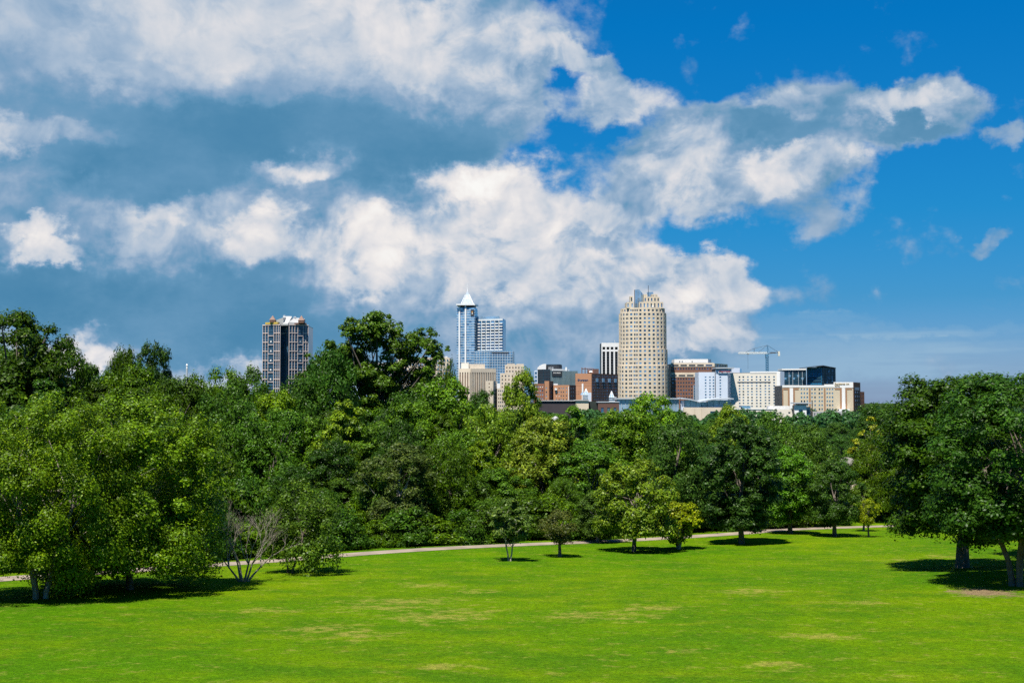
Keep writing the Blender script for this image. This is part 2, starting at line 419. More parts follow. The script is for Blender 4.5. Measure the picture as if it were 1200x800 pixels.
def tree_px(name, var, px, base, top, wpx, col, label, Y=None, cat='tree', k=None, **kw):
    """px, base row -> a point on the ground (or on the depth Y); top row and width in photo pixels -> metres at that depth"""
    if Y is None: g = ground_at(px, base); Y = g.y; x = g.x
    else: x = at(px, 470, Y).x
    H = zr(top, Y) - gz(x, Y); W = wpx/F0*Y
    vs = VAR[var] if isinstance(var, str) else [var]
    tr = vs[(int(px)+int(top)) % len(vs) if k is None else k]
    return put_tree(name, tr, x, Y, H, W, col, label, cat, **kw)

# --- trees standing on the lawn, each with a shape of its own
HA = make_tree(11, 8.9, 8.0, .10, 'boxy', 330, 165000, .082, rc=(.045, .105), stems=3, lobes=.16, droop=.5, limbs=10, trunk_r=.17, fill=.12)
tree_px('birch_tree', HA, 47, 701, 456, 232, G_BIR, 'big many-stemmed birch with pale trunk, nearest tree at the left edge of the lawn', bark=BARK_PALE, rot=.4)
HB = make_tree(12, 8.6, 7.4, .05, 'boxy', 310, 155000, .082, rc=(.045, .105), stems=2, lobes=.16, droop=.5, limbs=10, trunk_r=.16, fill=.12)
tree_px('birch_tree', HB, 152, 690, 462, 250, G_BIR, 'wide drooping birch in deep shade, right of the birch with the pale trunk', bark=BARK, rot=2.0)
HM = make_tree(13, 10.4, 7, .17, 'boxy', 230, 120000, .11, rc=(.07, .13), lobes=.2, limbs=20, trunk_r=.25)
tree_px('maple_tree', HM, 1128, 665, 433, 204, G_DARK, 'large dark green maple with one stout trunk on the right of the lawn', rot=.5)
HN = make_tree(14, 10, 7, .17, 'boxy', 230, 120000, .105, rc=(.07, .13), stems=3, lobes=.2, limbs=12, trunk_r=.19)
tree_px('maple_tree', HN, 1192, 686, 436, 210, (.024, .072, .011), 'dark maple with a forked trunk over bare soil at the right edge', rot=1.0)
put_tree('maple_tree', HM, 32.5, 73, 10.3, 10.5, G_DARK, 'dark maple added past the right edge for its shade, behind the fork-trunked one', rot=3)  # extra crown added mostly out of frame to give shade
HI = make_tree(15, 8.2, 5, .11, 'oval', 190, 60000, .125, rc=(.07, .13), lobes=.12, limbs=14, trunk_r=.17)
tree_px('oak_tree', HI, 869, 637, 489, 96, (.022, .060, .017), 'dark egg-shaped oak standing just below the path, right of centre', rot=1.5)
HG = make_tree(16, 5.5, 5, .17, 'broad', 150, 30000, .12, rc=(.07, .13), lobes=.22, limbs=16, trunk_r=.13)
tree_px('maple_tree', HG, 743, 646, 537, 98, (.085, .145, .015), 'light green broad tree with a dark trunk, casting the widest shadow mid lawn', rot=.8)
HH = make_tree(17, 3, 3, .18, 'round', 70, 6500, .14, rc=(.09, .16), stems=3, lobes=.4, limbs=7, trunk_r=.12, gaps=.3)
tree_px('small_tree', HH, 795, 643, 587, 58, G_YEL, 'small yellow-green tree on three stems, tucked beside the light green broad tree', rot=.3, bark=BARK_PALE)
HE = make_tree(18, 3.4, 2.4, .33, 'round', 70, 7500, .12, rc=(.08, .15), stems=2, lobes=.3, limbs=8, trunk_r=.07)
tree_px('young_tree', HE, 597, 657, 584, 53, (.060, .120, .042), 'young blue-green tree with two pale thin stems on the open lawn', rot=.1, bark=BARK_PALE)
tree_px('young_tree', 'young', 656, 652, 597, 52, (.050, .070, .024), 'young bronze-green tree on one thin dark stem, right of the pale twin-stemmed one', k=1)
tree_px('oak_tree', 'oval', 926, 625, 523, 68, (.050, .135, .012), 'bright green rounded tree right of the dark egg-shaped oak', k=1)
tree_px('oak_tree', 'oval', 978, 628, 537, 66, (.026, .070, .014), 'dark green round tree with a straight trunk beside the little yellow tree', k=2)
tree_px('young_tree', 'young', 1018, 629, 583, 30, G_YEL, 'little yellow-green tree at the right end of the path', k=0)
tree_px('young_tree', 'young', 1012, 622, 565, 34, (.05, .11, .014), 'slim mid-green tree just behind the little yellow one by the path', k=2)
# foliage half of the half-dead tree
HC = make_tree(19, 4.6, 3.9, .14, 'broad', 95, 21000, .095, rc=(.08, .15), stems=2, lobes=.45, droop=.9, limbs=9, trunk_r=.09, shift=.12)
tree_px('small_tree', HC, 340, 671, 558, 92, (.050, .105, .014), 'leaning green tree with drooping boughs, right beside the bare branched one', rot=0)
# bare multi-stemmed tree
def bare_tree(px, base, top, wpx, seed, label, stems=6, mat=BARK_PALE, name='bare_tree', depth=6):
    g = ground_at(px, base); H = zr(top, g.y) - g.z; W = wpx/F0*g.y; rnd = random.Random(seed); mb = MB()
    def grow(p, d, L, r, lev):
        q = p + d*L*.5 + Vector((rnd.uniform(-1,1), rnd.uniform(-1,1), rnd.uniform(-.3,.6)))*L*.08
        e = q + (d + Vector((rnd.uniform(-1,1), rnd.uniform(-1,1), rnd.uniform(-.2,.8)))*.22).normalized()*L*.5
        mb.tube([p, q, e], [r, r*.82, r*.62], 6 if lev < 2 else 4)
        if lev < depth:
            for _ in range(2 if rnd.random() < .65 or lev > 4 else 3):
                nd = (d + Vector((rnd.uniform(-1,1), rnd.uniform(-1,1), rnd.uniform(-.25,.55)))*.62).normalized()
                grow(e, nd, L*rnd.uniform(.62, .86), r*.58, lev+1)
    for k in range(stems):
        a = 6.283*k/stems + rnd.uniform(-.3, .3)
        d = Vector((math.cos(a)*.62*W/H, math.sin(a)*.3, 1)).normalized()
        grow(Vector((math.cos(a)*.12, math.sin(a)*.12, -.15)), d, H*.29, .06, 0)
    t = empty(name, g, label, 'tree')
    me = bpy.data.meshes.new('trunk'); me.from_pydata(mb.v, [], mb.f); me.materials.append(mat)
    link('trunk', me, t); return t
bt = bare_tree(285, 681, 592, 104, 5, 'bare grey multi-stemmed tree without leaves beside the shaded path', mat=mat_bark('grey_bark', (.10, .085, .06), (.30, .26, .20)))

# --- the wood: trees one can tell apart (px, top row, width px, depth, kind, colour, label)
WOOD = [
 (22, 366, 150, 112, 'open', G_DARK, 'tallest dark tree at the far left of the skyline'),
 (-70, 372, 150, 108, 'broad', G_DARK, 'dark tree cut by the left edge of the picture'),
 (70, 402, 90, 118, 'broad', G_DARK, 'dark tree on the right shoulder of the tallest left-hand tree'),
 (104, 424, 60, 125, 'tall', (.028, .08, .012), 'small pointed tree top left of the round dark pine'),
 (146, 402, 54, 128, 'broad', G_DARK, 'small flat-topped dark tree, left neighbour of the round dark pine'),
 (178, 398, 58, 126, 'oval', (.018, .050, .012), 'round dark pine standing above the wood at left'),
 (214, 436, 80, 122, 'oval', (.03, .085, .014), 'mid green tree below the tiny white steeple'),
 (255, 430, 90, 120, 'broad', G_MID, 'mid green tree with a level top between steeple and dark tower'),
 (293, 430, 80, 118, 'broad', (.032, .095, .012), 'green tree in front of the left foot of the dark tower'),
 (150, 425, 100, 116, 'broad', G_MID, 'green tree under the round dark pine'),
 (325, 455, 70, 112, 'oval', G_BRI, 'light green tree before the foot of the dark tower'),
 (384, 404, 90, 119, 'broad', (.022, .068, .012), 'dark tree on the left shoulder of the tallest open-crowned tree'),
 (516, 412, 44, 127, 'broad', (.030, .076, .014), 'dark tree on the right shoulder of the tallest open-crowned tree'),
 (392, 442, 90, 119, 'broad', (.022, .070, .012), 'dark dense tree filling below the tallest open-crowned tree'),
 (350, 438, 90, 115, 'broad', (.028, .08, .012), 'dark tree right of the foot of the dark tower'),
 (482, 456, 90, 118, 'broad', (.024, .07, .012), 'dark tree below and right of the open-crowned giant'),
 (520, 440, 92, 106, 'oval', (.062, .145, .011), 'bright green tree in front of the spired tower'),
 (478, 466, 84, 103, 'oval', (.052, .130, .011), 'bright tree left of the one in front of the spired tower'),
 (567, 452, 56, 112, 'oval', (.026, .075, .018), 'small dark tree top before the ribbed beige block'),
 (612, 433, 58, 106, 'oval', (.085, .160, .020), 'slender yellow-green tree rising before the beige stepped tower'),
 (573, 474, 92, 101, 'broad', (.075, .145, .016), 'pale green tree left of the slender yellow-green one'),
 (636, 486, 86, 99, 'oval', (.088, .150, .024), 'tall pale tree with silvery leaves at the middle of the wood'),
 (668, 474, 62, 108, 'tall', (.050, .130, .012), 'green upright tree before the brick blocks'),
 (700, 484, 74, 118, 'broad', (.030, .085, .020), 'dark green low tree before the brown hotel'),
 (405, 468, 66, 98, 'tall', (.090, .170, .012), 'yellow-green poplar with a pointed top left of the middle'),
 (372, 486, 70, 100, 'oval', (.050, .125, .012), 'green tree left of the yellow-green poplar'),
 (438, 492, 80, 98, 'oval', (.045, .11, .013), 'green tree right of the yellow-green poplar'),
 (466, 514, 92, 86, 'oval', (.045, .082, .030), 'grey-green tree with a pale trunk at the wood edge'),
 (765, 459, 86, 106, 'oval', (.070, .165, .011), 'bright green dome-topped tree below the tan round tower'),
 (728, 478, 84, 103, 'oval', (.055, .135, .011), 'bright tree left of the dome-topped tree below the tan round tower'),
 (792, 484, 92, 97, 'broad', (.028, .080, .020), 'bluish dark tree right of the dome-topped one'),
 (856, 474, 58, 112, 'oval', (.078, .160, .012), 'yellow-green tree top before the white hotel'),
 (905, 484, 74, 108, 'broad', (.042, .105, .020), 'mid green rounded tree before the white hotel'),
 (948, 498, 76, 106, 'broad', (.040, .098, .018), 'soft green tree before the low white pavilion'),
 (890, 500, 70, 102, 'oval', (.028, .075, .018), 'dark tree rising behind the egg-shaped oak'),
 (690, 512, 90, 97, 'oval', (.042, .11, .014), 'green tree behind the light green broad lawn tree'),
 (540, 500, 90, 97, 'broad', (.052, .125, .012), 'leafy green tree left of the silvery middle tree'),
 (588, 545, 80, 93, 'oval', (.048, .12, .014), 'low green tree behind the young twin-stemmed tree'),
 (318, 478, 96, 99, 'broad', (.038, .105, .012), 'broad green tree above the bare tree'),
 (268, 452, 100, 104, 'broad', (.036, .098, .012), 'green tree right above the birches'),
 (510, 540, 84, 91, 'bush', (.040, .115, .014), 'leafy green mass right of the grey-green tree'),
 (1008, 512, 60, 150, 'oval', (.05, .12, .014), 'green tree before the low pale roof at right'),
 (1030, 470, 70, 210, 'oval', (.03, .08, .014), 'tree just left of the big maples, beyond the path'),
 (970, 520, 70, 115, 'oval', (.026, .07, .014), 'dark tree behind the round tree with the straight trunk'),
 (840, 520, 60, 100, 'oval', (.024, .07, .018), 'shaded tree left behind the egg-shaped oak'),
 (392, 560, 80, 88, 'oval', (.034, .085, .014), 'dull green tree low at the wood edge, left of the pale trunk'),
 (240, 520, 100, 92, 'broad', (.030, .085, .012), 'shadowed tree behind the birches and the bare tree'),
 (700, 575, 60, 88, 'oval', (.040, .085, .022), 'small grey-green tree with a thin pale trunk left of the broad lawn tree'),
]
for i, (px, top, w, Y, kind, col, lab) in enumerate(WOOD):
    nm = {'tall': 'poplar_tree', 'open': 'oak_tree', 'bush': 'shrub'}.get(kind, 'woodland_tree')
    if 'pine' in lab and 'round dark pine' in lab and 'above' in lab: nm = 'pine_tree'
    tree_px(nm, kind, px, 0, top, w, col, lab, Y=Y, cat='shrub' if kind == 'bush' else 'tree', bark=BARK_PALE if 'pale trunk' in lab else BARK)
# the open-crowned giant, its boughs placed one by one
YO = 124.0; zb0 = gz(at(440, 470, YO).x, YO)
OB = [((p-440)/F0*YO, (k*37 % 7-3)*.45, zr(r_, YO)-zb0, q/F0*YO) for k, (p, r_, q) in enumerate([(440,383,21),(412,384,18),(420,402,20),(452,396,22),(468,388,14),(476,404,20),(494,392,17),(505,402,14),(398,404,17),(390,420,20),(408,428,24),(432,440,22),(462,424,20),(484,426,18),(506,420,14),(518,410,11),(372,428,16),(360,440,16),(395,450,26),(440,462,30),(480,450,24),(505,440,16),(384,408,12),(430,372,10),(446,371,10),(366,418,10)])]
HO = make_tree(31, zr(365, YO)-zb0, 14, .2, 'broad', 400, 62000, .22, blobs=OB, limbs=48, trunk_r=.36)
tree_px('oak_tree', HO, 440, 0, 365, 14/YO*F0, (.040, .098, .012), 'tallest open-crowned tree with sky showing through, left of the spired tower', Y=YO, rot=0)
# half bare white-trunked tree with thin yellow leaves at right
HY = make_tree(23, 11, 3.6, .35, 'tall', 34, 2600, .26, rc=(.10, .16), lobes=.5, limbs=18, trunk_r=.09, gaps=.4)
tree_px('birch_tree', HY, 1021, 0, 488, 40, (.13, .17, .02), 'thin yellowing tree with a white bare trunk, left of the big maples', Y=118, bark=BARK_PALE)

# --- filler trees of the wood
SIL = [(-140, 375), (0, 378), (50, 392), (95, 425), (160, 408), (205, 436), (300, 438), (365, 450), (395, 440), (440, 446), (500, 444), (530, 450), (560, 462), (590, 470), (612, 452), (645, 484), (700, 492), (740, 480), (780, 474), (830, 492), (880, 490), (950, 500), (1000, 494), (1060, 480), (1240, 470), (1400, 460)]
def sil(px):
    for (a, ra), (b_, rb) in zip(SIL, SIL[1:]):
        if a <= px <= b_: return ra + (rb-ra)*(px-a)/(b_-a)
    return 465
rnd = random.Random(77)
SECT = [(-999, 130, 'one of the green trees crowded behind the two birches', 'trees crowded behind the birches'),
        (130, 330, 'one of the trees massed between the birches and the dark tower', 'trees massed before the dark tower'),
        (330, 560, 'one of the dark trees packed beneath the tallest open-crowned tree', 'trees packed beneath the open-crowned giant'),
        (560, 720, 'one of the trees filling the middle of the wood below the brick blocks', 'trees filling the middle of the wood'),
        (720, 850, 'one of the trees filling the wood below the tan round tower', 'trees below the tan round tower'),
        (850, 1040, 'one of the trees of the wood below the white hotel', 'trees below the white hotel'),
        (1040, 9999, 'one of the trees hidden behind the dark maples on the right', 'trees behind the dark maples')]
pts_used = []
def free(x, y, dmin):
    return all((x-a)**2 + (y-b_)**2 > dmin*dmin for a, b_ in pts_used)
n_fill = 0
for _ in range(6000):
    if n_fill >= 175: break
    y = 88 + 110*rnd.random()**1.5; px = rnd.uniform(-190, 1330)
    x = (px-600)/F0*y
    if y < path_y(x) + 5 or not free(x, y, 4.4 + (y-88)*.03): continue
    top = sil(px) + rnd.uniform(14, 34) + max(0, (112-y))*rnd.uniform(1.6, 3.2)
    H = zr(top, y) - gz(x, y)
    if H < 4: continue
    pts_used.append((x, y)); n_fill += 1
    kind = rnd.choice(['oval', 'oval', 'broad', 'broad', 'tall'])
    W = min(10, H*rnd.uniform(.5, .75)) if kind != 'tall' else H*.42
    if px < 330: col = rnd.choice([G_DARK, G_MID, (.03, .09, .012)])
    elif px < 520: col = rnd.choice([G_DARK, (.024, .07, .012), G_MID, (.045, .12, .012)])
    else: col = rnd.choice([G_MID, G_BRI, (.035, .09, .018), G_BLUE, (.05, .12, .014)])
    col = tuple(c*.8 for c in col)  # filler foliage darkened: shade of the gaps between trees put into the colour
    lab, grp = [(s[2], s[3]) for s in SECT if s[0] <= px < s[1]][0]
    put_tree('woodland_tree', rnd.choice(VAR[kind]), x, y, H, W, col, lab, 'tree', grp)
# shrubs closing the foot of the wood
n_sh = 0
rnd = random.Random(5)
SLAB = [(-999, 330, 'one of the low shrubs in the shade under the birches and behind the bare tree', 'shrubs in the shade at left'),
        (330, 560, 'one of the shrubs at the foot of the wood around the pale-trunked tree', 'shrubs round the pale trunk'),
        (560, 720, 'one of the leafy shrubs along the path behind the two young trees', 'shrubs behind the young trees'),
        (720, 900, 'one of the dark shrubs behind the lawn trees right of centre', 'shrubs right of centre'),
        (900, 9999, 'one of the shrubs at the far right end of the path', 'shrubs at the right end of the path')]
px = -150
while px < 1250:
    base = np.interp(px, [p[0] for p in PTS], [p[1] for p in PTS])
    for dy in (rnd.uniform(3.5, 5.5), rnd.uniform(7, 10)):
        g = ground_at(px, base); y = g.y + dy; x = (px + rnd.uniform(-8, 8) - 600)/F0*y
        if 985 < px < 1075 and dy < 6: continue
        H = rnd.uniform(1.8, 3.6)*(1 if dy < 6 else 1.3); W = rnd.uniform(2.8, 4.8)
        lab, grp = [(s[2], s[3]) for s in SLAB if s[0] <= px < s[1]][0]
        put_tree('shrub', rnd.choice(VAR['bush']), x, y, H, W, rnd.choice([G_DARK, G_MID, (.024, .07, .008), (.035, .09, .008)]), lab, 'shrub', grp)
    px += rnd.uniform(24, 34)
# trees in the valley beyond the wood (seen over it on the right)
rnd = random.Random(21); n_far = 0; pts_used = []
for _ in range(4000):
    if n_far >= 95: break
    y = 205 + 420*rnd.random(); px = rnd.uniform(600, 1110) if rnd.random() < .8 else rnd.uniform(-60, 600); x = (px-600)/F0*y
    if not free(x, y, 8.5): continue
    lim = max(sil(px) - 3, 483) + rnd.uniform(0, 10) + max(0, (420-y))*.045
    H = min(17, zr(lim, y) - gz(x, y))
    if H < 5: continue
    pts_used.append((x, y)); n_far += 1
    col = rnd.choice([(.03, .085, .02), (.045, .12, .018), (.05, .13, .015), (.026, .07, .02)])
    lab, grp = ('one of the distant valley trees below the hotel with the brown end wall', 'distant trees by the hotel with brown end wall') if px > 880 else ('one of the distant valley trees showing between wood and town', 'distant trees between wood and town')
    put_tree('woodland_tree', rnd.choice(VAR['broad']+VAR['oval']), x, y, H, rnd.uniform(.75, 1.05)*H, col, lab, 'tree', grp)
# far-off wood reading as one mass, up to and around the town
rg = np.random.default_rng(4); Vs = []; 
for _ in range(900):
    y = rg.uniform(640, 2600) if _ > 250 else rg.uniform(640, 1300); x = rg.uniform(-.75, .75)*y
    if 1400 < y < 1950 and -.23*y < x < .31*y and _ % 3: continue
    H = rg.uniform(9, 14.5); W = H*rg.uniform(.9, 1.3); n = 420
    d = rg.normal(size=(n, 3)); d /= np.linalg.norm(d, axis=1)[:, None]; u = rg.uniform(.75, 1.05, n)*(1+.18*np.sin(d[:,0]*5+x)*np.sin(d[:,2]*6+y))
    P = d*u[:, None]*np.array([W/2, W/2, H/2]) + np.array([x, y, gz(x, y)+H*.5])
    nn = d + rg.normal(size=(n, 3))*.4; nn /= np.linalg.norm(nn, axis=1)[:, None]
    t1 = np.cross(nn, rg.normal(size=(n, 3))); t1 /= np.linalg.norm(t1, axis=1)[:, None]; t2 = np.cross(nn, t1); s = 1.1
    Vs.append(np.stack([P-t1*s, P+t2*s*.7, P+t1*s, P-t2*s*.7], axis=1).reshape(-1, 3))
Vs = np.concatenate(Vs)
fw = link('distant_woodland', np_mesh('distant_woodland', Vs, np.arange(len(Vs)).reshape(-1, 4)), mat=FOL); fw.color = (.03, .085, .022, 1)
tag(fw, 'far-off green woodland spreading to the foot of the town', kind='stuff')

# ------------------------------------------------------------------ town
ZB = -24.0
def kx(px): return (px - 600) / F0
class Face:
    """a facade running from A to B (left to right as seen from the park), outward normal towards the park"""
    def __init__(s, pa, Ya, pb, Yb):
        s.A = (kx(pa)*Ya, Ya); B = (kx(pb)*Yb, Yb); d = (B[0]-s.A[0], B[1]-s.A[1]); s.L = math.hypot(*d)
        s.t = (d[0]/s.L, d[1]/s.L); s.n = (s.t[1], -s.t[0]); s.B = B
    def u(s, px):
        k = kx(px); return (k*s.A[1] - s.A[0]) / (s.t[0] - k*s.t[1])
    def y(s, px): return s.A[1] + s.t[1]*s.u(px)
    def z(s, row, px=None): return zr(row, s.y(px) if px is not None else s.A[1])
UNIT = {}
def unit_box(mat):
    if mat.name not in UNIT:
        m = MB(); m.box(-.5, .5, -.5, .5, -.5, .5); me = bpy.data.meshes.new('pane'); me.from_pydata(m.v, [], m.f); me.materials.append(mat); UNIT[mat.name] = me
    return UNIT[mat.name]
class Bld:
    def __init__(s, name, label, cat, px, Y):
        s.o = empty(name, (kx(px)*Y, Y, gz(kx(px)*Y, Y)), label, cat); s.panes = []; s.mb = {}
    def m(s, part, mat):
        if (part, mat.name) not in s.mb: s.mb[(part, mat.name)] = (MB(), mat)
        return s.mb[(part, mat.name)][0]
    def pane(s, F, u0, u1, v0, v1, mat, d=.25): s.panes.append((F, u0, u1, v0, v1, mat, d))
    def done(s, pname='window'):
        for (part, _), (mb, mat) in s.mb.items(): mb.build(part, mat, s.o)
        s.panes.sort(key=lambda p: -(p[2]-p[1])*(p[4]-p[3]))
        rest = {}
        for i, (F, u0, u1, v0, v1, mat, d) in enumerate(s.panes):
            if i < 98:
                o = bpy.data.objects.new(pname, unit_box(mat)); COL.objects.link(o); o.parent = s.o
                uc, dc = (u0+u1)/2, d - .15
                w = Vector((F.A[0]+F.t[0]*uc+F.n[0]*dc, F.A[1]+F.t[1]*uc+F.n[1]*dc, (v0+v1)/2))
                o.location = w - Vector(s.o.location); o.rotation_euler.z = math.atan2(F.t[1], F.t[0]); o.scale = (u1-u0, .3, v1-v0)
            else: rest.setdefault(mat.name, (MB(), mat))[0].fb(F, u0, u1, v0, v1, d-.3, d)
        if rest:
            mb = MB(); mats = []; idx = []
            for k, (q, mat) in rest.items():
                b = len(mb.v); mb.v += q.v; mb.f += [tuple(i+b for i in f) for f in q.f]; idx += [len(mats)]*len(q.f); mats.append(mat)
            o = mb.build(pname, None, s.o)
            for mt in mats: o.data.materials.append(mt)
            for p, i in zip(o.data.polygons, idx): p.material_index = i
            o['kind'] = 'stuff'
rb = random.Random(9)
def grid(B, F, us, vs, u_end, z0, z1, wall, glasses, relief=.6, part='wall', pane_d=.25, skip=0.):
    """openings us x vs; the wall stands proud of the recessed panes as storey bands and piers"""
    w = B.m(part, wall); prev = z0
    for a, b_ in sorted(vs):
        w.fb(F, u_end[0], u_end[1], prev, a, 0, relief)
        p = u_end[0]
        for c, d in sorted(us):
            w.fb(F, p, c, a, b_, 0, relief); p = d
            B.pane(F, c, d, a, b_, rb.choice(glasses), pane_d)
        w.fb(F, p, u_end[1], a, b_, 0, relief); prev = b_
    w.fb(F, u_end[0], u_end[1], prev, z1, 0, relief)
def rows(F, r0, pitch, n, hrow, px=None):
    return [(F.z(r0+i*pitch+hrow, px), F.z(r0+i*pitch, px)) for i in range(n)]
def cols(F, centres, wpx): return [(F.u(c-wpx/2), F.u(c+wpx/2)) for c in centres]
def lins(a, b_, n): return [a + (b_-a)*i/(n-1) for i in range(n)]
def box_px(mb, pa, pb, Y, depth, r0, r1, z0=None):
    mb.box(kx(pa)*Y, kx(pb)*Y, Y, Y+depth, ZB if z0 is None else z0, zr(r0, Y)) if r1 is None else mb.box(kx(pa)*Y, kx(pb)*Y, Y, Y+depth, zr(r1, Y), zr(r0, Y))
def text_part(B, txt, F, u, z, h, mat, name='sign_lettering', d=.9, width=None):
    cu = bpy.data.curves.new('t', 'FONT'); cu.body = txt; cu.size = 1; cu.extrude = .15; cu.offset = .012
    ob = bpy.data.objects.new('t', cu); COL.objects.link(ob); dg = bpy.context.evaluated_depsgraph_get(); dg.update()
    me = bpy.data.meshes.new_from_object(ob.evaluated_get(dg)); bpy.data.objects.remove(ob)
    xs_ = [v.co.x for v in me.vertices]; ys_ = [v.co.y for v in me.vertices]; s = h/(max(ys_)-min(ys_)); sx = s if width is None else width/(max(xs_)-min(xs_))
    L0 = Vector(B.o.location)
    for v in me.vertices:
        x, y, zz = (v.co.x-min(xs_))*sx, (v.co.y-min(ys_))*s, v.co.z
        w = Vector((F.A[0]+F.t[0]*(u+x)+F.n[0]*(d+zz), F.A[1]+F.t[1]*(u+x)+F.n[1]*(d+zz), z+y)) - L0; v.co = w
    me.materials.clear(); me.materials.append(mat); link(name, me, B.o)

GL_DARK = mat_glass('dark_glass', (.03, .075, .12), .15, .3); GL_BLUE = mat_glass('blue_glass', (.07, .20, .36), .12, .5)
GL_SKY = mat_glass('sky_glass', (.34, .52, .68), .1, .6); GL_PALE = mat_glass('pale_glass', (.34, .48, .60), .15, .5); GL_TEAL = mat_glass('teal_glass', (.03, .085, .13), .15, .3)
GL_MID = mat_glass('mid_glass', (.18, .37, .55), .12, .5)
WHITE = mat_simple('white_stone', (.82, .80, .77), .8, .05, .05); CREAM = mat_simple('cream_stucco', (.74, .68, .58), .85, .06, .05)
COOLW = mat_simple('cool_white_panel', (.62, .68, .78), .6, .05, .05); TAN = mat_simple('tan_precast', (.66, .55, .41), .85, .08, .05)
BEIGE = mat_simple('beige_limestone', (.68, .57, .44), .85, .1, .08); PINKG = mat_simple('pink_granite', (.72, .58, .52), .6, .1, .1)
BRICK = mat_brick('orange_brick', (.50, .25, .14), (.42, .21, .12), (.5, .36, .26)); BRICKD = mat_brick('dark_and_shaded_brick', (.17, .095, .075), (.125, .07, .06), (.22, .15, .12))
BRICKR = mat_brick('red_brick', (.30, .13, .085), (.24, .11, .075), (.3, .2, .15)); BROWN = mat_brick('brown_precast', (.24, .12, .085), (.2, .105, .075), (.3, .2, .15))
METAL = mat_simple('grey_roof_metal', (.42, .46, .50), .5, .08, .05); DARKM = mat_simple('dark_metal', (.045, .05, .06), .5, .1, .2); WMETAL = mat_simple('white_steel', (.8, .8, .8), .45, .05, .2)
GOLD = mat_simple('yellow_cornice', (.60, .42, .08), .6, .08, .1); COPPER = mat_simple('copper_brown', (.20, .11, .08), .6, .1, .2); ROOFD = mat_simple('flat_roof', (.12, .12, .125), .9, .2, .1)
TANP = mat_simple('tan_panel', (.60, .50, .36), .85, .05, .05); BRNP = mat_simple('brown_panel', (.36, .20, .11), .85, .06, .05); SIGNR = mat_simple('red_sign', (.42, .07, .05), .5, .02, .1)
SIGNB = mat_simple('blue_sign', (.03, .08, .16), .5, .02, .1); SIGNG = mat_simple('gold_sign', (.38, .26, .08), .5, .02, .1); ORANGE = mat_simple('orange_mark', (.85, .40, .10), .5, .02, .1)
GREYC = mat_simple('grey_concrete', (.45, .44, .43), .85, .08, .1); YELC = mat_simple('crane_paint', (.70, .66, .55), .5, .05, .2); BLUEC = mat_simple('crane_blue', (.08, .22, .36), .5, .05, .2)

